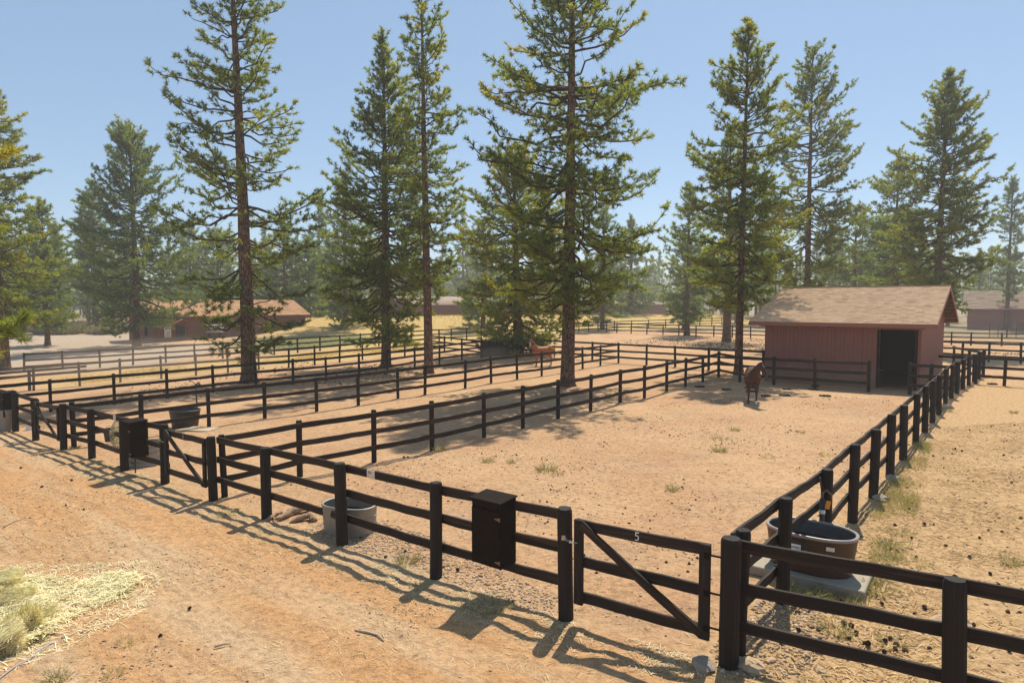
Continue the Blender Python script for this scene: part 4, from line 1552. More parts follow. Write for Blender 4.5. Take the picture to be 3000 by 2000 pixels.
pine('shorter pine just right of the dense left edge pine', LEFT, p, 76, 592,
     [(950, 50), (900, 90), (820, 95), (740, 80), (670, 55), (620, 28), (592, 6)],
     .3, 112, (0, 0), 0.5, step=.5, per=5, nper=17, nlen=.34, nwid=.068, tint0=.42, needle='needle_blue', gap=.08)
p = at(282, 890, 102); p.z = G(p.x, p.y)
pine('tall narrow pine left of the broad stable pine', LEFT, p, 102, 537,
     [(930, 30), (880, 60), (780, 72), (690, 62), (620, 48), (570, 28), (537, 6)],
     .34, 113, (0, 0), 0.5, step=.62, per=4, nper=16, nlen=.46, nwid=.08, tint0=.36, needle='needle_blue', gap=.1)
# near pine whose boughs reach in at the left edge; its trunk stands outside the frame
p = Vector((-14.2, 12.6, 0)); p.z = G(p.x, p.y)
tr_, li_, cr_ = pine_data(140, 13.5, [(2.2, 3.1), (3.2, 3.5), (5, 3.6), (6.5, 3.4), (8.5, 2.8), (11, 1.6), (13, .3)], .13, (0, 0), step=.7, per=5, nper=46, nlen=.25, nwid=.018, tint0=.72, low=-4, gap=.15, tufts=2.2)
nr_ = empty('pine_tree', p, .3, 'close bright green pine boughs reaching in at the left edge', 'tree', LEFT)
for nm, me_ in (('trunk', tr_), ('branches', li_), ('crown', cr_)):
    mesh_obj(nm, me_, nr_)

MID = 'hazy pines between the paddocks and the forest'
for lb, x_, d_, ty_, pf, r_, sd in (
        ('hazy pine left of the broad dense crown, right of the stable', 1012, 93, 505, [(945, 50), (900, 95), (820, 95), (740, 92), (650, 82), (580, 50), (530, 22), (505, 5)], .38, 121),
        ('pine standing on the far cross fence between centre and barn', 2013, 83, 545, [(930, 45), (890, 80), (800, 85), (720, 78), (640, 55), (580, 28), (545, 5)], .37, 122),
        ('bluish pine rising from the grass bank right of the central trunk', 1847, 128, 640, [(925, 50), (880, 85), (800, 85), (730, 60), (680, 30), (640, 5)], .5, 123),
        ('thick pale trunk pine behind the even conical pine', 2131, 70, 395, [(900, 40), (850, 110), (760, 130), (650, 110), (540, 80), (460, 40), (395, 6)], .46, 124),
        ('dark bushy pine left of the pines behind the barn', 2500, 88, 620, [(900, 60), (850, 100), (760, 105), (690, 80), (640, 35), (620, 6)], .35, 125),
        ('dark rounded pine seen just over the barn ridge', 2600, 92, 640, [(905, 70), (850, 110), (760, 110), (690, 75), (650, 30), (640, 6)], .35, 126),
        ('hazy slim pine near the right edge with clear trunk', 2952, 110, 527, [(870, 25), (800, 50), (720, 56), (650, 50), (590, 35), (550, 18), (527, 5)], .36, 127),
        ('pine crowding behind the tall left pine and stable roof', 640, 112, 680, [(920, 60), (860, 100), (780, 95), (720, 60), (690, 20), (680, 5)], .36, 128),
        ('pale distant spire of a pine right of the slender leaning pine', 1357, 190, 612, [(880, 30), (800, 36), (720, 28), (650, 14), (612, 3)], .4, 129),
        ('low dark young pine behind the stable right end', 905, 108, 700, [(935, 60), (880, 90), (800, 85), (740, 45), (700, 5)], .33, 130),
        ('mid-height pine showing between the tall left pine and the broad dense crown', 835, 104, 640, [(940, 70), (880, 100), (800, 95), (730, 65), (670, 25), (640, 5)], .34, 132),
        ('rounded green pine left of the pine leaning over the windbreak', 1415, 92, 650, [(950, 60), (890, 90), (810, 90), (740, 60), (680, 25), (650, 5)], .34, 133),
        ('green pine filling the gap right of the massive central pine', 1765, 96, 585, [(930, 60), (870, 95), (780, 95), (700, 75), (640, 40), (585, 5)], .35, 134),
        ('hazy pine over the middle of the stable roof', 560, 118, 660, [(920, 60), (860, 95), (780, 92), (720, 60), (690, 30), (660, 5)], .36, 135),
        ('bushy pine left of the even conical pine and behind it', 2005, 100, 700, [(930, 60), (870, 80), (800, 70), (740, 40), (700, 5)], .33, 131)):
    p = at(x_, 890, d_)
    p.z = G(p.x, p.y)
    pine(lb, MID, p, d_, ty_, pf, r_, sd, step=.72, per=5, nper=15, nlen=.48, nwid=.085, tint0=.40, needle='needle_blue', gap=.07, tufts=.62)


# distant forest: single-mesh trees, copied
def far_pine_mesh(seed, H, R, base):
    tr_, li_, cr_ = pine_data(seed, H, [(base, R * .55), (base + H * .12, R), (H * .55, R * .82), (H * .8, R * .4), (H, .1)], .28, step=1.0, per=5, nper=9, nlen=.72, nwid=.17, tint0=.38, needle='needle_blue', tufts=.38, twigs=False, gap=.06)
    vs, fs, mi, tn = [], [], [], []
    off = 0
    for k, me in enumerate((tr_, cr_)):
        co = np.zeros(len(me.vertices) * 3, np.float32)
        me.vertices.foreach_get('co', co)
        vs.append(co.reshape(-1, 3))
        me.calc_loop_triangles()
        t = np.zeros(len(me.loop_triangles) * 3, np.int32)
        me.loop_triangles.foreach_get('vertices', t)
        t = t.reshape(-1, 3)
        fs.append(t + off)
        mi += [k] * len(t)
        if k == 1:
            a_ = np.zeros(len(me.polygons), np.float32)
            me.attributes['tint'].data.foreach_get('value', a_)
            tn.append(a_)
        else:
            tn.append(np.full(len(t), .3, np.float32))
        off += len(co) // 3
    for me in (tr_, li_, cr_):
        bpy.data.meshes.remove(me)
    return np_mesh('distant_pine', np.concatenate(vs), np.concatenate(fs), [MT['bark'], MT['needle_blue']], mi, np.concatenate(tn))


FAR = [far_pine_mesh(301, 24, 3.4, 4.5), far_pine_mesh(302, 21, 3.0, 6.5), far_pine_mesh(303, 26, 3.6, 8), far_pine_mesh(304, 18, 3.2, 2.5)]
rf = random.Random(5)
placed = []
tries = 0
while len(placed) < 280 and tries < 9000:
    tries += 1
    xpx = rf.uniform(-250, 3250)
    if 1130 < xpx < 2120:
        d_ = rf.uniform(208, 275)
        zone = ('pine of the dense tree line behind the long maroon arena', 'forest pines behind the arena')
    elif xpx <= 1130:
        d_ = rf.uniform(112, 215)
        if 380 < xpx and d_ < 120:
            continue
        zone = ('hazy pine of the forest behind the gravel yard and brown stable', 'forest pines behind the stable')
    else:
        d_ = rf.uniform(122, 215)
        if xpx > 2780 and d_ < 150:
            continue
        zone = ('hazy pine of the forest beyond the red barn and far barn', 'forest pines beyond the barns')
    X_, Y_ = (xpx - 1500) / F * d_, d_
    if any((X_ - a) ** 2 + (Y_ - b) ** 2 < 4.0 ** 2 for a, b in placed):
        continue
    placed.append((X_, Y_))
    o = mesh_obj('distant_pine', rf.choice(FAR))
    s_ = rf.uniform(.72, 1.02) * (1.0 if d_ < 200 else 1.12)
    o.location = (X_, Y_, G(X_, Y_) - .1)
    o.rotation_euler = (0, 0, rf.uniform(0, 6.28))
    w_ = rf.uniform(1.0, 1.35)
    o.scale = (s_ * w_, s_ * w_, s_)
    tag(o, zone[0], 'tree', zone[1])
# the wood behind them, one mass of crowns
fv, ff, fm, ft = [], [], [], []
far_arr = []
for me in FAR:
    co = np.zeros(len(me.vertices) * 3, np.float32)
    me.vertices.foreach_get('co', co)
    me.calc_loop_triangles()
    t = np.zeros(len(me.loop_triangles) * 3, np.int32)
    me.loop_triangles.foreach_get('vertices', t)
    a_ = np.zeros(len(me.polygons), np.float32)
    me.attributes['tint'].data.foreach_get('value', a_)
    m_ = np.zeros(len(me.polygons), np.int32)
    me.polygons.foreach_get('material_index', m_)
    far_arr.append((co.reshape(-1, 3), t.reshape(-1, 3), a_, m_))
off = 0
for k in range(190):
    xpx = -250 + 3500 * (k + rf.random()) / 120 if k < 120 else 1080 + 1100 * (k - 120 + rf.random()) / 70
    d_ = rf.uniform(270, 330) if 1100 < xpx < 2150 else rf.uniform(220, 290)
    co, t, a_, m_ = far_arr[3 if k >= 120 else rf.choice((0, 0, 1, 2, 3, 3))]
    s_ = rf.uniform(.8, 1.05)
    an = rf.uniform(0, 6.28)
    c_, q_ = math.cos(an), math.sin(an)
    X_, Y_ = (xpx - 1500) / F * d_, d_
    R_ = np.array([[c_ * 1.4, -q_ * 1.4, 0], [q_ * 1.4, c_ * 1.4, 0], [0, 0, 1]]) * s_
    fv.append(co @ R_.T.astype(np.float32) + np.array([X_, Y_, G(X_, Y_) - .1], np.float32))
    keep = (m_ == 0) | (np.arange(len(t)) % 5 < 2)
    ff.append(t[keep] + off); ft.append(a_[keep]); fm.append(m_[keep])
    off += len(co)
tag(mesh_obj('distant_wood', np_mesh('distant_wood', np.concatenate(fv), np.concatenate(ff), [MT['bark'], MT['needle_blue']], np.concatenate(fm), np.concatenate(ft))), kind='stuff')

# ------------------------------------------------------------------ sagebrush, grass, weeds
def tuft_mesh(name, seed, n, h, spread, width, mat, lean=.6, tmean=.5, curl=0):
    rng = np.random.default_rng(seed)
    a = rng.uniform(0, 6.28, n)
    r = spread * np.sqrt(rng.uniform(0, 1, n)) * .5
    pos = np.stack([r * np.cos(a), r * np.sin(a), np.full(n, -.01)], 1)
    d_ = unit(np.stack([np.cos(a) * lean * rng.uniform(.2, 1.2, n) + rng.normal(0, .25, n), np.sin(a) * lean * rng.uniform(.2, 1.2, n) + rng.normal(0, .25, n), np.ones(n)], 1))
    v, f = blades(pos, d_, h * rng.uniform(.45, 1.1, n), np.full(n, width) * rng.uniform(.6, 1.3, n), rng)
    # side leaves on half the stems
    k = n // 2
    p2 = pos[:k] + d_[:k] * (h * rng.uniform(.3, .8, (k, 1)))
    d2 = unit(d_[:k] + rng.normal(0, .7, (k, 3)))
    v2, f2 = blades(p2, d2, h * rng.uniform(.2, .45, k), np.full(k, width * 1.2), rng)
    tn = np.clip(rng.normal(tmean, .22, n + k), 0, 1)
    return np_mesh(name, np.concatenate([v, v2]), np.concatenate([f, f2 + 3 * n]), [mat], None, tn)


WEED = [tuft_mesh('weed_tuft', s, 95, .30, .34, .016, MT['weed'], .9, .45) for s in (1, 2, 3)]
DRYT = [tuft_mesh('weed_tuft', s, 80, .20, .40, .014, MT['weed'], 1.2, .75) for s in (4, 5)]


def weed(px, py, s=1.0, dry=False, label=None, mesh=None):
    p = hit(px, py)
    o = mesh_obj('weed_tuft', mesh or random.choice(DRYT if dry else WEED))
    o.location = p
    o.rotation_euler = (0, 0, random.uniform(0, 6.28))
    s *= .72
    o.scale = (s * random.uniform(1.1, 1.5), s * random.uniform(1.1, 1.5), s * .8)
    return tag(o, label, 'weed', 'weed tufts growing in the dirt')


weed(1285, 1318, 1.25, label='green weed at the foot of a post of the middle paddock fence')
weed(1430, 1352, .9, label='low green weed in the middle of the dirt near the shade edge')
weed(1600, 1378, 1.25, label='widest grassy clump in the middle of the open paddock')
weed(1497, 1355, .6, label='tiny weed beside the low green weed near the shade edge')
weed(1632, 1392, .6, label='small weed just below the widest grassy clump')
weed(2108, 1322, 1.1, label='upright weed in the paddock below and left of the bay horse')
weed(2152, 1262, 1.0, label='upper green weed below the bay horse')
weed(2110, 1285, 1.1, True, label='dry pale weed left of the upper green weed')
weed(2250, 1340, .9, True, label='flat dry weed right of the upright paddock weed')
weed(2345, 1268, .7, label='small green weed right of the bay horse')
weed(2340, 1252, .6, True, label='dry wisp just above the small green weed')
weed(2420, 1335, .8, True, label='pale weed near the wavy fence in the open paddock')
weed(1970, 1434, .8, label='lone weed in the paddock above gate number 5')
weed(1195, 1645, 1.0, label='yellow green weed left of the nearest round post')
weed(1230, 1718, .7, True, label='dry weed in the shadow of the nearest round post')
weed(1440, 1778, 1.2, True, label='dry grass clump inside the feed box shadow')
weed(667, 1505, .9, True, label='weed on the lane beside the fence shadow right of the middle gate')
weed(220, 1312, .8, label='bright green weed behind the farthest gate hinge post')
weed(2358, 1752, 1.15, label='bushy pale weed in front of the concrete pad')
weed(2320, 1742, .9, label='second bushy weed at the left end of the pad')
weed(2440, 1735, .8, label='grass at the front edge of the concrete pad')
weed(2575, 1735, 1.0, label='green grass at the right end of the concrete pad')
weed(2560, 1690, 1.2, label='tall yellow green grass right of the brown tank')
weed(2590, 1640, 1.1, True, label='dry grass beyond the brown tank, along the rail shadow')
weed(2610, 1600, 1.0, label='grass growing along the rail shadow past the tank')
weed(2640, 1560, 1.0, True, label='pale grass further up the rail shadow')
weed(2690, 1650, .9, True, label='thin dry grass in the right paddock beyond the tank')
weed(2960, 1650, .9, label='dark green weed near the right edge of the right paddock')
weed(2450, 1850, .9, label='weed growing between the pine cones under the near fence')
weed(2610, 1880, .8, True, label='dry weed behind the nearest bottom rail')
weed(165, 1990, .7, label='green tuft at the bottom left edge of the picture')
weed(330, 1972, .6, True, label='grey dry tuft on the lane near the bottom edge')
weed(370, 1882, .6, True, label='small dry tuft on the lane right of the twine')
weed(2770, 1205, 1.0, label='grass at the wavy fence where the shadow narrows')
weed(2700, 1305, .9, label='grass under the wavy fence halfway up')
weed(2970, 1210, .8, label='green patch in the far right paddock')
weed(2780, 1415, .6, True, label='wisp in the middle of the right paddock')

# grasses nobody could count
rng = np.random.default_rng(77)


def scatter_blades(name, n, sampler, h, w, mat, lean=.5, tm=.5, ts=.22):
    XY = sampler(n)
    n = len(XY)
    z = Gs(XY[:, 0], XY[:, 1]) + micro(XY[:, 0], XY[:, 1])
    pos = np.column_stack([XY, z - .01])
    d_ = unit(np.column_stack([rng.normal(0, lean, n), rng.normal(0, lean, n), np.ones(n)]))
    v, f = blades(pos, d_, h * rng.uniform(.4, 1.2, n), w * rng.uniform(.6, 1.4, n), rng)
    o = mesh_obj(name, np_mesh(name, v, f, [mat], None, np.clip(rng.normal(tm, ts, n), 0, 1)))
    return tag(o, kind='stuff')


def in_poly(poly, n, dens=None):
    P = np.array([(p[0], p[1]) for p in poly])
    lo, hi = P.min(0), P.max(0)
    out = []
    tot = 0
    while tot < n:
        q = rng.uniform(lo, hi, (n * 2, 2))
        m = poly_mask(q[:, 0], q[:, 1], poly, .001) > .5
        q = q[m]
        if dens is not None:
            q = q[rng.random(len(q)) < dens(q[:, 0], q[:, 1])]
        if len(q) == 0:
            continue
        out.append(q)
        tot += len(q)
    return np.concatenate(out)[:n]


def on_ridge(n):
    t = rng.uniform(0, 1, n)
    k = np.clip((t * 4).astype(int), 0, 3) + 1
    fr = (t * 4) % 1
    P = RIDGE[k] * (1 - fr[:, None]) + RIDGE[np.minimum(k + 1, 5)] * fr[:, None]
    return P + rng.normal(0, 7, (n, 2))


scatter_blades('dry_bank_grass', 16000, on_ridge, .32, .07, MT['drygrass'], .5, .55)
scatter_blades('dry_pasture_grass', 9000, lambda n: in_poly(grass_poly, n, lambda x, y: np.clip(vnoise(x * .35, y * .35, 8) * 1.6 - .45, 0, 1)), .14, .05, MT['drygrass'], .8, .55)
scatter_blades('lawn_grass', 9000, lambda n: in_poly(lawn_poly, n), .10, .05, MT['greengrass'], .7, .5)
tank_poly = [hit(*p) for p in ((2300, 1770), (2540, 1770), (2640, 1650), (2700, 1450), (2730, 1300), (2690, 1290), (2600, 1430), (2520, 1560), (2560, 1640))]
scatter_blades('tank_side_grass', 5200, lambda n: in_poly(tank_poly, n, lambda x, y: np.clip(vnoise(x * 1.5, y * 1.5, 9) * 2.2 - .7, 0, 1)), .16, .010, MT['weed'], .8, .72)

SAGE = [tuft_mesh('sagebrush', s, 260, 1.25, 1.7, .085, MT['sage'], 1.0, .5) for s in (31, 32, 33)]
rs = random.Random(9)
for k in range(46):
    xq = rs.uniform(-60, 420)
    yq = rs.uniform(958, 981)
    p = hit(xq, yq)
    o = mesh_obj('sagebrush', rs.choice(SAGE))
    o.location = p
    s_ = rs.uniform(.7, 1.5)
    o.scale = (s_ * 1.2, s_ * 1.2, s_)
    o.rotation_euler = (0, 0, rs.uniform(0, 6.28))
    tag(o, 'pale dry bush at the forest edge across the gravel yard', 'bush', 'bushes along the far side of the yard')

# ------------------------------------------------------------------ loose litter on the ground
def lying(name, XY, lmin, lmax, w, mat, tm=.5, ts=.22, lift=.012, pile=None):
    n = len(XY)
    z = Gs(XY[:, 0], XY[:, 1]) + micro(XY[:, 0], XY[:, 1]) + rng.uniform(.002, lift, n)
    if pile is not None:
        z = z + pile(XY[:, 0], XY[:, 1]) * rng.uniform(.2, 1, n)
    a = rng.uniform(0, 6.28, n)
    d_ = unit(np.column_stack([np.cos(a), np.sin(a), rng.normal(0, .12, n)]))
    L_ = rng.uniform(lmin, lmax, n)
    side = np.column_stack([-np.sin(a), np.cos(a), np.zeros(n)])
    pos = np.column_stack([XY, z])
    ww = (w * rng.uniform(.6, 1.4, n))[:, None] * .5
    mid = pos + np.array([[0, 0, .004]])
    bendv = side * (L_ * rng.normal(0, .07, n))[:, None]
    e0, e1 = pos - d_ * L_[:, None] * .5, pos + d_ * L_[:, None] * .5
    mid = mid + bendv
    vs = np.stack([e0 - side * ww, e0 + side * ww, mid + side * ww, mid - side * ww, e1 + side * ww, e1 - side * ww], 1).reshape(-1, 3)
    b = (np.arange(n) * 6)[:, None]
    fs = np.concatenate([b + np.array([[0, 3, 2, 1]]), b + np.array([[3, 5, 4, 2]])], 0)
    tn = np.clip(rng.normal(tm, ts, n), 0, 1)
    o = mesh_obj(name, np_mesh(name, vs, fs, [mat], None, np.concatenate([tn, tn])))
    return tag(o, kind='stuff')


lane_poly = [hit(*p) for p in ((-200, 1290), (187, 1330), (625, 1475), (1278, 1705), (2134, 1975), (2300, 2060), (-350, 2080))]
lying('scattered_straw', in_poly(lane_poly, 5600, lambda x, y: np.clip(vnoise(x * .8, y * .8, 12) * 1.7 - .45, .04, 1)), .03, .15, .0065, MT['straw'], .62, .28)
strip_poly = [hit(*p) for p in ((60, 1290), (187, 1310), (484, 1410), (625, 1462), (1003, 1585), (1300, 1690), (1660, 1810), (2130, 1950), (2000, 1990), (1560, 1880), (1180, 1740), (900, 1640), (600, 1520), (330, 1420), (120, 1360))]
lying('fence_line_straw', in_poly(strip_poly, 6500, lambda x, y: np.clip(vnoise(x * 1.6, y * 1.6, 13) * 2.6 - 1.1, .03, 1)), .03, .14, .0075, MT['straw'], .7, .28)
pen_poly = [hit(*p) for p in ((640, 1450), (2140, 1930), (2480, 1530), (2720, 1240), (2600, 1170), (2150, 1140), (1300, 1330))]
lying('paddock_straw', in_poly(pen_poly, 7000, lambda x, y: np.clip(vnoise(x * .9, y * .9, 14) * 1.8 - .5, .04, 1)), .04, .13, .009, MT['straw'], .45, .34)
near_right = [hit(*p) for p in ((2140, 1950), (2480, 1560), (2740, 1250), (3100, 1230), (3400, 2100), (2200, 2100))]
lying('pine_needle_litter', in_poly(near_right, 14000, lambda x, y: np.clip(vnoise(x * 1.1, y * 1.1, 15) * 1.6 - .3, .08, 1)), .07, .20, .0095, MT['litter'], .66, .32)
left_pen = [hit(*p) for p in ((200, 1300), (640, 1440), (1280, 1300), (2060, 1115), (1800, 1066), (1200, 1160))]
lying('left_paddock_straw', in_poly(left_pen, 3500), .05, .14, .012, MT['straw'], .45)

# gravel and pebbles
def pebbles(name, XY, smin, smax, mat, tm=.5, ts=.25):
    n = len(XY)
    base = np.array([(1, 0, 0), (0, 1, 0), (-1, 0, 0), (0, -1, 0), (0, 0, .75), (0, 0, -.4)])
    tri = np.array([(0, 1, 4), (1, 2, 4), (2, 3, 4), (3, 0, 4), (1, 0, 5), (2, 1, 5), (3, 2, 5), (0, 3, 5)])
    s_ = rng.uniform(smin, smax, n) * rng.choice([1, 1, 1, 1.6], n)
    z = Gs(XY[:, 0], XY[:, 1]) + micro(XY[:, 0], XY[:, 1]) + s_ * .15
    a = rng.uniform(0, 6.28, n)
    ca, sa = np.cos(a), np.sin(a)
    B = base[None] * s_[:, None, None] * rng.uniform(.6, 1.25, (n, 6, 1))
    vx = B[..., 0] * ca[:, None] - B[..., 1] * sa[:, None]
    vy = B[..., 0] * sa[:, None] + B[..., 1] * ca[:, None]
    vs = np.stack([vx + XY[:, :1], vy + XY[:, 1:], B[..., 2] + z[:, None]], -1).reshape(-1, 3)
    fs = (np.arange(n) * 6)[:, None, None] + tri[None]
    tn = np.repeat(np.clip(rng.normal(tm, ts, n), 0, 1), 8)
    o = mesh_obj(name, np_mesh(name, vs, fs.reshape(-1, 3), [mat], None, tn))
    return tag(o, kind='stuff')


grav = [hit(*p) for p in ((880, 1560), (1010, 1500), (1240, 1560), (1500, 1690), (1700, 1790), (1560, 1800), (1290, 1690), (1040, 1610))]
pebbles('loose_gravel', in_poly(grav, 3200), .008, .022, MT['gravel'], .62)
pebbles('lane_gravel', in_poly(lane_poly, 3600, lambda x, y: np.clip(vnoise(x * .7, y * .7, 21) * 2 - .7, .05, 1)), .006, .018, MT['gravel'], .5)
pebbles('fence_foot_gravel', in_poly([hit(*p) for p in ((2080, 1900), (2300, 1700), (2380, 1760), (2440, 1900), (2330, 1990), (2120, 1995))], 1600), .008, .026, MT['gravel'], .45)
pebbles('paddock_gravel', in_poly(pen_poly, 3200), .008, .02, MT['gravel'], .35)
pebbles('right_paddock_gravel', in_poly(near_right, 2200), .008, .024, MT['gravel'], .4)
pebbles('paddock_crumbs', in_poly(pen_poly, 1500, lambda x, y: np.clip(vnoise(x * .8, y * .8, 41) * 2.6 - 1.3, .01, 1)), .008, .026, MT['manure'], .3)
dust_specks = [hit(*p) for p in ((880, 1060), (1400, 1075), (1560, 1040), (1100, 1120), (400, 1180), (200, 1190), (440, 1120))]
pebbles('fallen_cones_between_fences', in_poly(dust_specks, 520, lambda x, y: np.clip(vnoise(x * .3, y * .3, 23) * 2 - .55, 0, 1)), .035, .07, MT['cone'], .3)
cone_strip = [hit(*p) for p in ((1780, 1000), (1960, 990), (2240, 992), (2240, 1030), (1960, 1012), (1800, 1012))]
pebbles('fallen_cones_by_far_pine', in_poly(cone_strip, 750), .035, .08, MT['cone'], .3)
pebbles('fallen_cones_far_right', in_poly([hit(*p) for p in ((2900, 1032), (3060, 1036), (3060, 1048), (2900, 1044))], 120), .035, .08, MT['cone'], .3)


# ------------------------------------------------------------------ pine cones, one by one
def cone_mesh(seed):
    r = random.Random(seed)
    mb = MB()
    rows = 6
    for i in range(rows):
        t = (i + .5) / rows
        rad = .042 * math.sin(math.pi * (t * .86 + .1)) + .006
        for k in range(7):
            a = 2 * math.pi * (k + .5 * (i % 2)) / 7 + r.uniform(-.1, .1)
            c, s_ = math.cos(a), math.sin(a)
            z = .105 * t
            out = rad * (1 + r.uniform(-.08, .12))
            w_ = .016
            mb.add([(c * rad * .35 - s_ * w_, s_ * rad * .35 + c * w_, z - .012), (c * rad * .35 + s_ * w_, s_ * rad * .35 - c * w_, z - .012),
                    (c * out + s_ * w_ * .6, s_ * out - c * w_ * .6, z + .012), (c * out - s_ * w_ * .6, s_ * out + c * w_ * .6, z + .012),
                    (c * out * .9, s_ * out * .9, z - .006)], [(0, 1, 2, 3), (3, 2, 4), (0, 3, 4), (1, 4, 2)])
    return mb.mesh('pine_cone', MT['cone'])


CONES = [cone_mesh(s) for s in range(3)]


def put_cone(p, s=1.0, grp='pine cones scattered in the right paddock', lab='brown pine cone lying on the dirt of the right paddock'):
    o = mesh_obj('pine_cone', random.choice(CONES))
    z = G(p.x, p.y) + float(micro(np.array(p.x), np.array(p.y)))
    o.location = (p.x, p.y, z + .035 * s)
    o.rotation_euler = (math.pi / 2 + random.uniform(-.5, .5), random.uniform(-.4, .4), random.uniform(0, 6.28))
    o.scale = (s, s, s)
    return tag(o, lab, 'pine cone', grp)


for px_, py_ in ((2346, 1855), (2330, 1795), (2415, 1745), (2418, 1760), (2460, 1757), (2480, 1835), (2488, 1832), (2513, 1860), (2545, 1885), (2540, 1888), (2600, 1880), (2612, 1875),
                 (2620, 1890), (2630, 1905), (2643, 1905), (2590, 1905), (2712, 1788), (2713, 1540), (2738, 1540), (2780, 1792), (2790, 1690), (2850, 1710), (2930, 1712), (2670, 1580),
                 (2970, 1742), (2990, 1722), (2680, 1632), (2985, 1520), (2848, 1412), (2780, 1410), (2767, 1343), (2675, 1797), (2955, 1795), (2870, 1580), (2905, 1680), (2665, 1493), (2765, 1600),
                 (2829, 1250), (2800, 1210), (2840, 1262), (2870, 1880), (2955, 1915), (2290, 1880), (2405, 1850)):
    put_cone(hit(px_, py_), random.uniform(.45, .8) * (1 if py_ > 1780 else .75))
rc_ = random.Random(3)
for q in in_poly(near_right, 42):
    put_cone(Vector((q[0], q[1], 0)), rc_.uniform(.35, .6))
for px_, py_ in ((262, 1395), (195, 1485), (65, 1372), (210, 1408), (120, 1428), (690, 1496), (246, 1492), (470, 1860), (550, 1785), (1185, 1620), (1125, 1635), (1345, 1670), (580, 1355), (1180, 1342), (1192, 1340), (1240, 1280), (345, 1368)):
    put_cone(hit(px_, py_), random.uniform(.45, .7), 'dark droppings and cones on the lane and middle paddock', 'small dark cone lying on the open dirt left of the front gates')

# ------------------------------------------------------------------ manure piles
def clump(name, seed, n, spread, s0, s1, mat, zsc=.6):
    r = random.Random(seed)
    mb = MB()
    for _ in range(n):
        a, q = r.uniform(0, 6.28), spread * math.sqrt(r.random())
        c = Vector((q * math.cos(a), q * math.sin(a) * .6, r.uniform(0, .05)))
        s_ = r.uniform(s0, s1)
        vs, fs = [], []
        for i in range(4):
            ph = math.pi * (i + .5) / 4
            for k in range(6):
                t = 2 * math.pi * k / 6
                rr = s_ * r.uniform(.8, 1.15)
                vs.append(c + Vector((rr * math.sin(ph) * math.cos(t), rr * math.sin(ph) * math.sin(t), rr * math.cos(ph) * zsc + s_ * .3)))
        for i in range(3):
            for k in range(6):
                k2 = (k + 1) % 6
                fs.append((i * 6 + k, i * 6 + 6 + k, i * 6 + 6 + k2, i * 6 + k2))
        fs += [(0, 1, 2, 3, 4, 5), (23, 22, 21, 20, 19, 18)]
        mb.add(vs, fs, 0, True)
    return mb.mesh(name, mat)


MAN = [clump('manure_pile', s, 15, .22, .05, .095, MT['manure']) for s in range(3)]
for px_, py_, lb in ((2195, 1137, 'dark manure pile left of the bay horse beside the fence'), (2198, 1148, 'manure pile just below and left of the bay horse'), (2242, 1161, 'manure pile at the bay horse right side'),
                     (2303, 1141, 'manure pile in the shade before the barn fence'), (2300, 1160, 'manure scatter in the sun before the barn'), (2380, 1142, 'dark manure pile in front of the barn wall centre'),
                     (2415, 1161, 'manure pile at the edge of the barn shadow'), (2127, 1142, 'small manure pile near the paddock corner'), (2048, 1134, 'manure crumbs under the far end of the middle fence'),
                     (2905, 1126, 'dark manure pile right of the wavy fence far end'), (2387, 1132, 'flat dark patch of manure against the barn fence')):
    o = mesh_obj('manure_pile', random.choice(MAN))
    o.location = hit(px_, py_)
    o.scale = (random.uniform(.7, 1.1),) * 2 + (.8,)
    o.rotation_euler = (0, 0, random.uniform(-.4, .4))
    tag(o, lb, 'manure', 'manure piles in front of the barn')


# ------------------------------------------------------------------ troughs and tubs
def tub(name, label, cat, p, rz, sx, sy, h, flare, mats, n=40, power=2.2, water=.78, ribs=0, wall=.02, ribdepth=.018, rim=.022):
    """open oval tub: body with wall thickness, rolled rim, water"""
    body, inner, rimm = mats
    root = empty(name, p, rz, label, cat)
    pr = []
    rows = 3 if not ribs else ribs * 6
    for i in range(rows + 1):
        t = i / rows
        r_ = 1 - flare * (1 - t) + (ribdepth * math.sin(2 * math.pi * t * ribs) if ribs else 0)
        pr.append((r_, h * t))
    mb = MB()
    mb.lathe(pr, n, sx, sy, 0, True, power)
    mb.build('shell', body, root)
    mb = MB()
    mb.lathe([(1 - wall, h - .002), (1 - flare * .9 - wall, .03)], n, sx, sy, 0, True, power)
    mb.disc((0, 0, .03), sx - flare * .9 - wall, sy - flare * .9 - wall, n, 0, power)
    mb.build('inside', inner, root)
    mb = MB()
    pts = []
    for k in range(n + 1):
        t = 2 * math.pi * k / n
        a, q = math.cos(t), math.sin(t)
        g = (abs(a) ** power + abs(q) ** power) ** (-1 / power)
        pts.append((a * g * (sx - wall / 2), q * g * (sy - wall / 2), h))
    mb.tube(pts, rim, 8, 0, True, False)
    mb.build('rim', rimm, root)
    if water:
        mb = MB()
        e = flare * (1 - water) + wall + .002
        mb.disc((0, 0, h * water), sx - e, sy - e, n, 0, power)
        mb.build('water', MT['water'], root)
    return root


AXU = math.atan2(-U.y, -U.x)
t1 = hit(985, 1572)
tg = tub('stock_tank', 'galvanised oval stock tank behind the front fence post', 'trough', t1 + V * .30, AXU + .35, .52, .32, .53, .03, (MT['galv'], MT['galv'], MT['galv']), 44, 2.6, .72, 0)
for z_ in (.17, .36):
    mb = MB()
    pts = []
    for k in range(45):
        t = 2 * math.pi * k / 44
        a, q = math.cos(t), math.sin(t)
        g = (abs(a) ** 2.6 + abs(q) ** 2.6) ** (-1 / 2.6)
        fl = .03 * (1 - z_ / .53)
        pts.append((a * g * (.52 - fl), q * g * (.32 - fl), z_))
    mb.tube(pts, .009, 6, 0, True, False)
    mb.build('band', MT['galv'], tg)

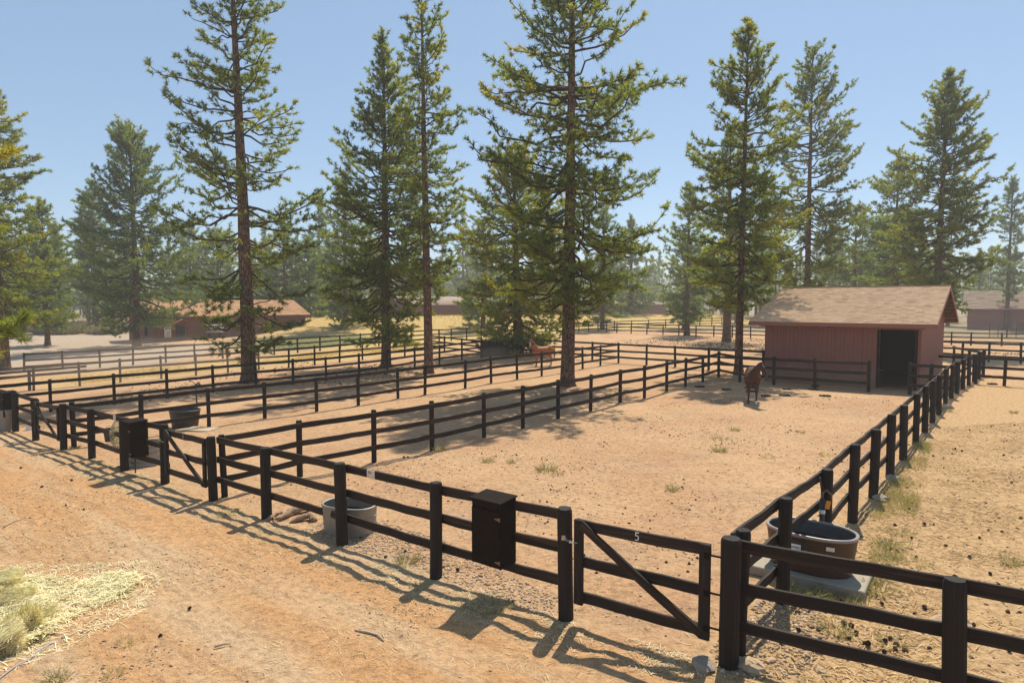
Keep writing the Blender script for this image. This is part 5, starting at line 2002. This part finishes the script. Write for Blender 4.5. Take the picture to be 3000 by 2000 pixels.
pc = hit(2368, 1690)
pc = pc + V * .10
pad = empty('concrete_pad', (pc.x, pc.y, G(pc.x, pc.y) - .03), AXU + .04, 'raised concrete pad under the brown stock tank', 'pad')
MB().box((.0, -.02, .09), (1.56, .92, .14), 0, None, .012).build('slab', MT['concrete'], pad)
tk = tub('stock_tank', 'large brown plastic stock tank of water under the wavy fence', 'trough', Vector((pc.x, pc.y, G(pc.x, pc.y) + .132)), AXU + .02, .62, .41, .56, .07,
         (MT['tank'], MT['tank_in'], MT['tank_rim']), 48, 2.3, .66, 0, .026, .0, .026)
# moulded recess and maker's label on the lane side
mb = MB()
mb.box((-.16, -.415, .40), (.40, .035, .20), 0, Matrix.Rotation(-.10, 3, 'X'), .012)
mb.build('recess_panel', MT['rubber'], tk)
mb = MB()
mb.box((-.16, -.438, .39), (.24, .006, .105), 0, Matrix.Rotation(-.10, 3, 'X'), .002)
lbp = mb.build('maker_label', MT['white'], tk)


def text_mesh(name, body, size, mat, parent, M, thick=.001):
    cu = bpy.data.curves.new(name, 'FONT')
    cu.body = body
    cu.size = size
    cu.extrude = thick
    cu.align_x = 'CENTER'
    cu.align_y = 'CENTER'
    to = bpy.data.objects.new(name + '_curve', cu)
    COL.objects.link(to)
    bpy.context.view_layer.update()
    dg = bpy.context.evaluated_depsgraph_get()
    me = bpy.data.meshes.new_from_object(to.evaluated_get(dg))
    me.name = name
    bpy.data.objects.remove(to)
    me.materials.clear()
    me.materials.append(mat)
    o = mesh_obj(name, me, parent)
    o.matrix_basis = M
    return o


text_mesh('lettering', 'Rubbermaid', .042, MT['black_ink'], lbp, Matrix.Translation((-.16, -.4445, .402)) @ Matrix.Rotation(math.pi / 2 - .10, 4, 'X'))
mb = MB()
mb.box((-.16, -.4420, .355), (.22, .003, .018), 0, Matrix.Rotation(-.10, 3, 'X'))
mb.build('label_stripe', MT['black_ink'], lbp)
mb = MB()
mb.box((.34, -.405, .46), (.11, .008, .055), 0, Matrix.Rotation(-.12, 3, 'X') @ Matrix.Rotation(.34, 3, 'Z'), .002)
mb.build('paper_label', MT['paper'], tk)

p = hit(543, 1250)
tub('water_tub', 'round black rubber tub beside the second paddock fence', 'trough', p, 0, .52, .52, .62, .09, (MT['rubber'], MT['tank_in'], MT['rubber']), 36, 2.0, .8, 0, .03, 0, .028)
bo = empty('board', hit(572, 1258) + Vector((0, 0, .0)), AXU + .5, 'pale flat board under the black round tub', 'board')
MB().box((.1, 0, .025), (1.3, .7, .04), 0, None, .006).build('plank', MT['stick'], bo)
# faucet post by the black tub
p = hit(578, 1238)
hy = empty('water_hydrant', p, 0, 'thin black pump standing behind the black round tub', 'hydrant')
m_ = MB()
m_.tube([(0, 0, 0), (0, 0, 1.35)], .028, 8)
m_.build('pipe', MT['rubber'], hy)
MB().tube([(0, 0, 1.3), (.0, 0, 1.46), (.10, 0, 1.55), (.16, 0, 1.42)], .032, 7).build('spout', MT['rubber'], hy)
MB().tube([(-.02, 0, 1.45), (-.16, 0, 1.6)], .016, 6).build('handle', MT['steel'], hy)

p = hit(382, 1366) + V * .42
tub('hay_tub', 'corrugated round metal tub under the hanging hay net', 'trough', p, .2, .50, .50, .58, .0, (MT['galv_dull'], MT['galv_dull'], MT['galv_dull']), 40, 2.0, 0, 4, .02, .022, .016)
p = hit(2, 1262) + V * .2
tub('stock_tank', 'pale grey tank cut off by the left edge', 'trough', p, .2, .36, .36, .78, .02, (MT['galv'], MT['galv'], MT['galv']), 32, 2.0, .8, 0)

# hay net hanging from the front rail
q0 = PA[1].lerp(PA[2], .62) + V * .17
hn = empty('hay_net', (q0.x, q0.y, G(q0.x, q0.y)), 0, 'tan rope hay net hanging from the front rail over the corrugated tub', 'hay net')
m_ = MB()
nn, zn = 12, 9
grid = []
for i in range(zn + 1):
    z = 1.22 - i * .085
    t = i / zn
    r_ = .03 + .15 * math.sin(math.pi * min(1, t * .95 + .02)) ** .8
    grid.append([(r_ * math.cos(2 * math.pi * (k + .5 * (i % 2)) / nn), r_ * math.sin(2 * math.pi * (k + .5 * (i % 2)) / nn), z) for k in range(nn)])
for i in range(zn):
    for k in range(nn):
        m_.tube([grid[i][k], grid[i + 1][k]], .006, 4, 0, True, False)
        m_.tube([grid[i][k], grid[i + 1][(k + 1 if i % 2 else k - 1) % nn]], .006, 4, 0, True, False)
m_.tube([(0, 0, 1.22), (0, -.05, 1.38)], .008, 5)
m_.build('net', MT['canvas'], hn)
rngh = np.random.default_rng(4)
nh = 260
zz = rngh.uniform(.5, 1.0, nh)
aa = rngh.uniform(0, 6.28, nh)
rr = .12 * np.sqrt(rngh.uniform(0, 1, nh))
v_, f_ = blades(np.column_stack([rr * np.cos(aa), rr * np.sin(aa), zz]), unit(rngh.normal(size=(nh, 3))), np.full(nh, .16), np.full(nh, .012), rngh)
hh_ = mesh_obj('hay_fill', np_mesh('hay_fill', v_, f_, [MT['hay']], None, rngh.uniform(.2, .9, nh)), hn)

# bucket hooked on the rail
q0 = PA[1].lerp(PA[2], .25) + V * .28
bk = tub('feed_bucket', 'small black bucket hooked on the middle front rail', 'bucket', Vector((q0.x, q0.y, G(q0.x, q0.y) + .52)), 0, .15, .15, .28, .03, (MT['rubber'], MT['rubber'], MT['rubber']), 24, 2.0, 0, 0, .015, 0, .012)
m_ = MB()
m_.tube([(.15 * math.cos(t), .02, .28 + .17 * math.sin(t)) for t in np.linspace(0, math.pi, 10)], .006, 5)
m_.build('bail_handle', MT['steel'], bk)
# loose white patch board on the top rail
q0 = PA[1].lerp(PA[2], .66)
x_ = (PA[2] - PA[1]).normalized()
nb_ = empty('name_board', q0 + Vector((-x_.y, x_.x, 0)) * .114 + Vector((0, 0, 1.33)) + Vector((x_.y, -x_.x, 0)) * .03, math.atan2(x_.y, x_.x), 'blank cream plate on the front rail above the hay net', 'sign')
MB().box((0, 0, 0), (.18, .012, .14), 0, None, .002).build('plate', MT['paper'], nb_)
# white block on the ground beside the farthest box
p = hit(63, 1262) + V * .25
sb_ = empty('salt_block', p, .4, 'white block on the dirt behind the left edge feed box', 'salt block')
m_ = MB()
m_.add([(-.11, -.10, 0), (.11, -.10, 0), (.11, .10, 0), (-.11, .10, 0), (-.07, -.07, .26), (.07, -.07, .26), (.07, .07, .22), (-.07, .07, .22)],
       [(0, 3, 2, 1), (4, 5, 6, 7), (0, 1, 5, 4), (1, 2, 6, 5), (2, 3, 7, 6), (3, 0, 4, 7)])
m_.build('block', MT['white'], sb_)
# stake
p = hit(397, 1386)
sk = empty('metal_stake', p, 0, 'short dark iron stake standing below the middle feed box', 'stake')
m_ = MB()
m_.tube([(0, 0, -.1), (0, 0, .50)], .016, 6)
m_.build('shaft', MT['rubber'], sk)
MB().box((0, 0, .44), (.06, .05, .09), 0, None, .008).build('head', MT['rubber'], sk)
# sticks lying on the lane
for a, b, lb in (((92, 1331), (180, 1313), 'bleached stick on the lane below the farthest gate hinge post'), ((10, 1303), (100, 1290), 'bleached stick on the lane at the left edge'),
                 ((10, 1545), (70, 1520), 'curved dead stick on the lane at the far left'), ((1040, 1848), (1125, 1880), 'pale curved stick on the lane near the feed box shadow'), ((628, 1897), (676, 1888), 'short dark stick near the bottom of the lane')):
    p0, p1 = hit(*a), hit(*b)
    so = empty('dead_stick', p0, 0, lb, 'stick', 'sticks lying on the lane')
    m_ = MB()
    dd = p1 - p0
    sdv = Vector((-dd.y, dd.x, 0)) * .12
    m_.tube([Vector((0, 0, .015)), dd * .35 + sdv * .7 + Vector((0, 0, .02)), dd * .7 + sdv + Vector((0, 0, .02)), dd + Vector((0, 0, .012))], [.014, .016, .013, .006], 6)
    m_.build('shaft', MT['stick'], so)

# hydrant with orange tag at the brown tank
p = hit(2404, 1652)
hy = empty('water_hydrant', p, 0, 'black pipe hydrant with an orange tag against the wavy fence', 'hydrant')
MB().tube([(0, 0, 0), (0, 0, 1.02)], .038, 10).build('pipe', MT['rubber'], hy)
MB().tube([(0, 0, .80), (0, 0, .86)], .045, 10).build('band', MT['white'], hy)
MB().tube([(0, 0, 1.0), (0, 0, 1.12), (.05, -.03, 1.17), (.11, -.05, 1.1), (.11, -.05, 1.02)], .018, 7).build('spout', MT['steel'], hy)
MB().tube([(-.01, 0, 1.1), (-.03, .04, 1.36)], .011, 6).build('handle', MT['rubber'], hy)
MB().box((.055, -.06, .95), (.075, .02, .13), 0, Matrix.Rotation(.2, 3, 'Y'), .008).build('tag', MT['orange'], hy)


# ------------------------------------------------------------------ roots, rocks
def root_log(label, pts, radii, seed):
    r = random.Random(seed)
    P = [hit(*p[:2]) + Vector((0, 0, p[2])) for p in pts]
    o = empty('root_log', P[0], 0, label, 'log', 'weathered roots by the galvanised tank')
    m_ = MB()
    n = 10
    fine, fr = [], []
    for i in range(len(P) - 1):
        for k in range(4):
            t = k / 4
            fine.append(P[i].lerp(P[i + 1], t) - P[0] + Vector((r.uniform(-.01, .01), r.uniform(-.01, .01), r.uniform(-.008, .012))))
            fr.append((radii[i] * (1 - t) + radii[i + 1] * t) * r.uniform(.88, 1.12))
    fine.append(P[-1] - P[0])
    fr.append(radii[-1])
    m_.tube(fine, fr, n, 0, True)
    m_.build('wood', MT['log'], o)
    for k in range(2):
        i = r.randrange(2, len(fine) - 2)
        MB().tube([fine[i], fine[i] + Vector((r.uniform(-.15, .15), r.uniform(-.2, -.05), r.uniform(-.02, .06)))], [fr[i] * .5, .012], 6).build('side_root', MT['log'], o)


root_log('long pale root running from the fence post to the stock tank', [(812, 1528, .04), (850, 1510, .07), (885, 1498, .10), (912, 1492, .06)], [.03, .07, .09, .07], 1)
root_log('short humped root in front of the galvanised tank', [(846, 1535, .02), (880, 1527, .07), (905, 1522, .09), (925, 1530, .03)], [.02, .055, .065, .04], 2)
root_log('dark forked root at the foot of the fence post', [(780, 1528, .02), (805, 1516, .05), (826, 1508, .06)], [.04, .045, .03], 3)


def rock(label, px_, py_, s, mat, seed):
    r = random.Random(seed)
    m_ = MB()
    vs, fs = [], []
    for i in range(5):
        ph = math.pi * (i + .4) / 5
        for k in range(8):
            t = 2 * math.pi * k / 8
            q = s * r.uniform(.78, 1.15)
            vs.append((q * math.sin(ph) * math.cos(t) * 1.3, q * math.sin(ph) * math.sin(t), q * math.cos(ph) * .55 + s * .2))
    for i in range(4):
        for k in range(8):
            k2 = (k + 1) % 8
            fs.append((i * 8 + k, i * 8 + 8 + k, i * 8 + 8 + k2, i * 8 + k2))
    fs += [tuple(range(8)), tuple(range(39, 31, -1))]
    m_.add(vs, fs)
    o = m_.build('rock', mat)
    o.location = hit(px_, py_)
    o.rotation_euler = (0, 0, r.uniform(0, 3))
    tag(o, label, 'rock', 'rocks around the front posts')


rock('flat grey rock at the right foot of the gate hinge post', 2168, 1945, .11, MT['rock'], 1)
rock('tan rounded rock lying right of the flat grey rock', 2208, 1962, .14, MT['tanrock'], 2)
rock('pale angular rock behind the nearest bottom rail', 2785, 1830, .17, MT['tanrock'], 3)
rock('grey rock half buried left of the gate hinge post', 2062, 1952, .13, MT['rock'], 4)
rock('small white rock beside the concrete pad', 2423, 1733, .06, MT['rock'], 5)
rock('little tan rock below the nearest bottom rail', 2405, 1968, .06, MT['tanrock'], 6)
rock('flat stone at the foot of a wavy fence post', 2580, 1463, .16, MT['rock'], 7)
rock('flat stone beside the next wavy fence post', 2617, 1404, .15, MT['rock'], 8)
rock('long flat stone further up the wavy fence', 2770, 1196, .24, MT['rock'], 9)
rock('single pale stone beyond the second paddock fence post', 918, 1196, .10, MT['tanrock'], 10)
rock('small tan stone on the dirt right of the middle gate', 690, 1496, .07, MT['tanrock'], 11)

# ------------------------------------------------------------------ hay at the lower left
def hay_flake(label, px_, py_, size, rot, seed):
    rg = np.random.default_rng(seed)
    p = hit(px_, py_)
    o = empty('hay_flake', p, rot[2], label, 'hay', 'flakes of hay on the lane')
    m_ = MB()
    sx, sy, sz = size
    M = Euler((rot[0], rot[1], 0)).to_matrix()
    m_.box((0, 0, sz * .46), (sx * .72, sy * .72, sz * .78), 0, M, .03)
    core = m_.build('core', MT['hay'], o)
    n = 2600
    face = rg.integers(0, 5, n)
    u_, v_ = rg.uniform(-.5, .5, n), rg.uniform(-.5, .5, n)
    pos = np.zeros((n, 3))
    nrm = np.zeros((n, 3))
    dims = (sx, sy, sz)
    for k, (ax, sg) in enumerate(((0, 1), (0, -1), (1, 1), (1, -1), (2, 1))):
        m = face == k
        oth = [q for q in range(3) if q != ax]
        pos[m, ax] = sg * dims[ax] * rg.uniform(.34, .48, m.sum())
        pos[m, oth[0]] = u_[m] * dims[oth[0]] * .95
        pos[m, oth[1]] = v_[m] * dims[oth[1]] * .95
        nrm[m, ax] = sg
    lay = np.array([.35, .3, 1.0]) if seed == 3 else np.array([1.0, .45, .12])      # the flake's stalks lie mostly one way
    d_ = unit(rg.normal(size=(n, 3)) * .45 + lay * rg.choice([-1, 1], (n, 1)) + nrm * rg.uniform(0, .6, (n, 1)))
    v, f = blades(pos - d_ * .08, d_, rg.uniform(.07, .21, n), rg.uniform(.005, .011, n), rg)
    R = np.array(M)
    v = v @ R.T + np.array([0, 0, sz * .46])
    me = np_mesh('stalks', v, f, [MT['hay']], None, np.clip(rg.normal(.58, .3, n), 0, 1))
    s_ = mesh_obj('stalks', me, o)
    s_['kind'] = 'stuff'
    a_ = core.data.attributes.new('tint', 'FLOAT', 'FACE')
    a_.data.foreach_set('value', np.full(len(core.data.polygons), .0, np.float32))  # darkest tint on the core: shade between the stalks put into its colour


hay_flake('upper hay flake cut off by the left edge', 2, 1735, (.42, .36, .30), (.1, 0, .4), 1)
hay_flake('hay flake tipped on its side below the upper one', 28, 1772, (.50, .30, .20), (.3, .1, .3), 2)
hay_flake('upright hay flake in the middle of the loose hay', 70, 1868, (.26, .34, .36), (.25, .1, -.3), 3)
hay_flake('small dark hay flake right of the upright one', 122, 1822, (.26, .22, .16), (.3, 0, .5), 4)
hay_flake('lowest hay flake at the left edge', 8, 1915, (.34, .34, .36), (.2, 0, .9), 5)

hay_poly = [hit(*p) for p in ((-60, 1700), (90, 1700), (250, 1700), (330, 1684), (395, 1686), (402, 1708), (372, 1744), (318, 1768), (262, 1792), (180, 1834), (140, 1870), (60, 1900), (-60, 1950))]
hx = np.mean([(p.x, p.y) for p in hay_poly], 0)
lying('loose_hay', in_poly(hay_poly, 7600, lambda x, y: np.clip(vnoise(x * 2.2, y * 2.2, 31) * 1.8 - .2, .12, 1)), .08, .26, .0095, MT['hay'], .58, .34, .05,
      lambda x, y: .10 * np.clip(vnoise(x * 1.8, y * 1.8, 32) * 1.6 - .3, 0, 1))
hay_halo = [hit(*p) for p in ((-60, 1660), (200, 1650), (430, 1650), (470, 1700), (420, 1790), (260, 1870), (100, 1940), (-60, 1980))]
lying('thin_hay_scatter', in_poly(hay_halo, 1800), .06, .22, .008, MT['hay'], .75)
p0 = hit(165, 1880)
tw = empty('baling_twine', p0, 0, 'pale blue twine lying on the lane below the hay', 'twine')
m_ = MB()
tp = [hit(*q) - p0 + Vector((0, 0, .012)) for q in ((165, 1880), (150, 1886), (128, 1897), (105, 1912), (96, 1924), (70, 1938), (45, 1953), (14, 1976), (-10, 1994), (-40, 2010))]
m_.tube(tp, [.011] * 2 + [.007] * 8, 6)
m_.build('strand', MT['twine'], tw)


# ------------------------------------------------------------------ horses
def capsule(mb, a, b, ra, rb, n=14):
    a, b = Vector(a), Vector(b)
    d = b - a
    L = max(d.length, 1e-4)
    d = d / L
    pts, rad = [], []
    for t in (-.98, -.8, -.45, 0):
        pts.append(a + d * ra * t)
        rad.append(ra * math.sqrt(max(0, 1 - t * t)))
    for t in (0, .45, .8, .98):
        pts.append(b + d * rb * t)
        rad.append(rb * math.sqrt(max(0, 1 - t * t)))
    # keep the rings in order along the axis
    order = sorted(range(8), key=lambda i: (pts[i] - a).dot(d))
    mb.tube([pts[i] for i in order], [max(.002, rad[i]) for i in order], n)


def horse(label, pos, yaw, coat, mane_mat, socks, blaze, neck_yaw, neck_up, head_yaw, head_pitch, leg_shift, sc=1.0, patch=False):
    root = empty('horse', pos, yaw, label, 'horse')
    mb = MB()
    C = lambda *a: capsule(mb, *a)
    C((-.52, 0, 1.14), (-.05, 0, 1.07), .285, .315)
    C((-.05, 0, 1.07), (.42, 0, 1.10), .315, .285)
    C((-.62, .11, 1.12), (-.50, .10, 1.24), .21, .20)
    C((-.62, -.11, 1.12), (-.50, -.10, 1.24), .21, .20)
    C((-.50, 0, 1.30), (-.25, 0, 1.27), .15, .13)
    C((.30, 0, 1.33), (.48, 0, 1.33), .11, .12)
    C((.42, .13, 1.02), (.58, .11, 1.06), .20, .18)
    C((.42, -.13, 1.02), (.58, -.11, 1.06), .20, .18)
    nb = Vector((.58, 0, 1.20))
    nd_ = Vector((math.cos(neck_yaw) * math.cos(neck_up), math.sin(neck_yaw) * math.cos(neck_up), math.sin(neck_up)))
    nm = nb + nd_ * .36
    pl_ = nb + nd_ * .70
    C(nb + Vector((-.05, 0, -.04)), nm, .225, .155)
    C(nm, pl_, .155, .105)
    C(nb + Vector((-.16, 0, .10)), nm + Vector((0, 0, .04)), .14, .11)
    hd = Vector((math.cos(head_yaw) * math.cos(head_pitch), math.sin(head_yaw) * math.cos(head_pitch), math.sin(head_pitch)))
    h0 = pl_ + hd * .04
    h1 = pl_ + hd * .30
    h2 = pl_ + hd * .54
    C(h0, h1, .115, .088)
    C(h1, h2, .085, .066)
    sdh = Vector((-math.sin(head_yaw), math.cos(head_yaw), 0))
    hup = hd.cross(sdh).normalized()
    if hup.z < 0:
        hup = -hup
    C(h0 - hup * .07 + hd * .06, h1 - hup * .06, .085, .05)
    C(h2 + sdh * .03, h2 + hd * .02 + sdh * .03, .048, .045)
    C(h2 - sdh * .03, h2 + hd * .02 - sdh * .03, .048, .045)
    for s in (1, -1):
        e0 = pl_ + sdh * .065 * s + hup * .06 - hd * .02
        C(e0, e0 + hup * .13 + sdh * .025 * s - hd * .02, .032, .012)
    for i, s in enumerate((1, -1)):
        f = leg_shift[i]
        C((.47, .15 * s, .98), (.47 + f * .3, .155 * s, .74), .15, .092)
        C((.47 + f * .3, .155 * s, .74), (.48 + f * .6, .15 * s, .47), .088, .058)
        C((.48 + f * .6, .15 * s, .47), (.475 + f * .9, .15 * s, .17), .05, .038)
        C((.475 + f * .9, .15 * s, .17), (.51 + f, .15 * s, .06), .045, .05)
        C((.51 + f, .15 * s, .055), (.52 + f, .15 * s, .035), .06, .062)
        g = leg_shift[2 + i]
        C((-.56, .14 * s, 1.04), (-.44 + g * .2, .165 * s, .80), .22, .15)
        C((-.44 + g * .2, .165 * s, .80), (-.66 + g * .6, .15 * s, .53), .125, .068)
        C((-.66 + g * .6, .15 * s, .53), (-.635 + g * .9, .145 * s, .18), .056, .042)
        C((-.635 + g * .9, .145 * s, .18), (-.595 + g, .145 * s, .06), .047, .05)
        C((-.595 + g, .145 * s, .055), (-.585 + g, .145 * s, .035), .058, .06)
    me = mb.mesh('horse_body', coat[0])
    tmp = bpy.data.objects.new('tmp_body', me)
    COL.objects.link(tmp)
    rm = tmp.modifiers.new('r', 'REMESH')
    rm.mode = 'VOXEL'
    rm.voxel_size = .018
    sm = tmp.modifiers.new('s', 'SMOOTH')
    sm.factor = .5
    sm.iterations = 7
    bpy.context.view_layer.update()
    dg = bpy.context.evaluated_depsgraph_get()
    body = bpy.data.meshes.new_from_object(tmp.evaluated_get(dg))
    bpy.data.objects.remove(tmp)
    body.name = 'body'
    body.materials.clear()
    for m_ in coat:
        body.materials.append(m_)
    nf = len(body.polygons)
    cen = np.zeros(nf * 3, np.float32)
    body.polygons.foreach_get('center', cen)
    cen = cen.reshape(-1, 3)
    mi = np.zeros(nf, np.int32)
    low = cen[:, 2] < .075
    mi[low] = 2
    for i, s in enumerate((1, -1)):
        for fr in (0, 1):
            hgt = socks[fr * 2 + i]
            sel = (np.sign(cen[:, 1]) == s) & ((cen[:, 0] > 0) if fr == 0 else (cen[:, 0] <= 0)) & (cen[:, 2] < hgt) & (cen[:, 2] > (.02 if hgt > 0 else 9))
            mi[sel] = 1
    # blaze down the front of the face, dark muzzle
    rel = cen - np.array(pl_)
    al = rel @ np.array(hd)
    sw = np.abs(rel @ np.array(sdh))
    upw = rel @ np.array(hup)
    head = (al > -.05) & (al < .66) & (np.linalg.norm(rel, axis=1) < .75)
    mi[head & (al > .50) & (sw < .2)] = 3
    mi[head & (sw < blaze[0]) & (upw > .02) & (al > blaze[1]) & (al < blaze[2])] = 1
    body.polygons.foreach_set('material_index', mi)
    body.polygons.foreach_set('use_smooth', np.ones(nf, bool))
    mesh_obj('body', body, root)
    # eyes
    for s in (1, -1):
        c = pl_ + hd * .15 + sdh * .088 * s + hup * .035
        e = MB()
        capsule(e, c, c + hd * .006, .017, .017, 8)
        e.build('eye', MT['glass'], root)
    # mane and tail, as locks of hair
    mn = MB()
    rr_ = random.Random(2)
    for k in range(26):
        t = k / 25
        b0 = (nb + Vector((-.12, 0, .20))).lerp(pl_ + hup * .10 - hd * .02, t)
        sd2 = Vector((-math.sin(neck_yaw), math.cos(neck_yaw), 0))
        mn.tube([b0, b0 + sd2 * .07 + Vector((0, 0, .01)), b0 + sd2 * rr_.uniform(.10, .15) + Vector((0, 0, -rr_.uniform(.14, .24)))], [.03, .026, .006], 5)
    for k in range(6):
        b0 = pl_ + hup * .10
        mn.tube([b0, b0 + hd * .09 + sdh * rr_.uniform(-.05, .05), b0 + hd * .2 + sdh * rr_.uniform(-.05, .05) - hup * .02], [.022, .018, .004], 5)
    mn.build('mane', mane_mat, root)
    tl = MB()
    for k in range(9):
        a = rr_.uniform(-.05, .05)
        tl.tube([(-.78, a * .4, 1.24), (-.88, a * .7, 1.12), (-.90, a, .80), (-.87, a * 1.2, .50 + rr_.uniform(-.06, .08))], [.035, .04, .038, .008], 6)
    tl.build('tail', mane_mat, root)
    root.scale = (sc, sc, sc)
    return root


def coat_mat(name, a, b, rough=.6):
    m, nt, bs = newmat(name)
    n_ = noise(nt, coords(nt, 'Object'), 3.2, 4)
    c = mix(nt, n_, a, b)
    nt.links.new(c, bs.inputs['Base Color'])
    bs.inputs['Roughness'].default_value = rough
    bs.inputs['Specular IOR Level'].default_value = .18
    bump(nt, bs, noise(nt, coords(nt, 'Object', (1, 1, .3)), 60, 3), .15, .01)
    return m


white_sock = coat_mat('white_sock_hair', (.62, .60, .57), (.78, .76, .73))
hoof = coat_mat('dark_hoof', (.05, .04, .035), (.09, .07, .06))
muz = coat_mat('dark_muzzle', (.045, .03, .027), (.07, .05, .045))
bay = coat_mat('bay_coat', (.040, .015, .010), (.075, .027, .016))
chest = coat_mat('chestnut_coat', (.30, .10, .032), (.40, .15, .055))
h1 = hit(2224, 1183)
hy1 = math.radians(-110)
horse('dark bay horse facing the camera in the open paddock before the barn', Vector((h1.x, h1.y, h1.z)) + Vector((-.10, .50, -.01)), hy1, [bay, white_sock, hoof, muz], MT['mane'],
      (.16, 0, .34, .26), (.045, .04, .16), .6, math.radians(44), .8, math.radians(-58), (.10, -.06, .0, .06), 1.0)
h2 = hit(1590, 1072)
horse('bright chestnut horse with a white face stripe behind the second fence', Vector((h2.x, h2.y, h2.z)), math.radians(180 + 20), [chest, white_sock, hoof, muz], MT['mane_red'],
      (0, 0, .30, .18), (.028, .0, .52), .12, math.radians(62), .95, math.radians(-62), (.05, -.08, .10, -.12), .98)

# ------------------------------------------------------------------ drifting dust and the smoky air
def dust(label, px_, py_, d_, size, dens, rz=0.0):
    c = at(px_, py_, d_)
    m = bpy.data.materials.new('drifting_dust')
    m.use_nodes = True
    nt = m.node_tree
    nt.nodes.clear()
    o_ = nt.nodes.new('ShaderNodeOutputMaterial')
    v_ = nt.nodes.new('ShaderNodeVolumePrincipled')
    v_.inputs['Color'].default_value = (.92, .74, .58, 1)
    v_.inputs['Density'].default_value = dens
    nt.links.new(v_.outputs[0], o_.inputs['Volume'])
    mb = MB()
    prof = [(max(.001, math.sin(math.pi * i / 16)), -math.cos(math.pi * i / 16)) for i in range(17)]
    mb.lathe(prof, 32)
    o = mb.build('dust_cloud', m)
    o.location = c
    o.scale = size
    o.rotation_euler = (0, 0, rz)
    tag(o, label, 'dust', 'dust drifting over the paddocks', 'stuff')
    return o


AV = math.atan2(V.y, V.x)
dust('thin dust drifting around the base of the tall left pine', 470, 1065, 36, (7.5, 2.0, 1.5), .05, AV)
dust('puff of dust in front of the black windbreak', 1440, 1045, 46, (3.0, 1.0, .75), .05, AV)

hz = MB()
hz.box((0, 150, 14.6), (1700, 1700, 34.8))
hm = bpy.data.materials.new('smoky_air')
hm.use_nodes = True
nt = hm.node_tree
nt.nodes.clear()
o_ = nt.nodes.new('ShaderNodeOutputMaterial')
v_ = nt.nodes.new('ShaderNodeVolumePrincipled')
v_.inputs['Color'].default_value = (.93, .96, 1.0, 1)
v_.inputs['Density'].default_value = .0008
v_.inputs['Anisotropy'].default_value = .2
nt.links.new(v_.outputs[0], o_.inputs['Volume'])
ho = hz.build('haze', hm)
tag(ho, kind='stuff')
print('TRIS of named pines', TRIS[0], [len(m.polygons) for m in FAR])
print('TOTAL', sum(sum(max(1, p.loop_total - 2) for p in m.polygons) if len(m.polygons) < 2000 else len(m.polygons) * (2 if len(m.polygons[0].vertices) == 4 else 1) for m in bpy.data.meshes if m.users))
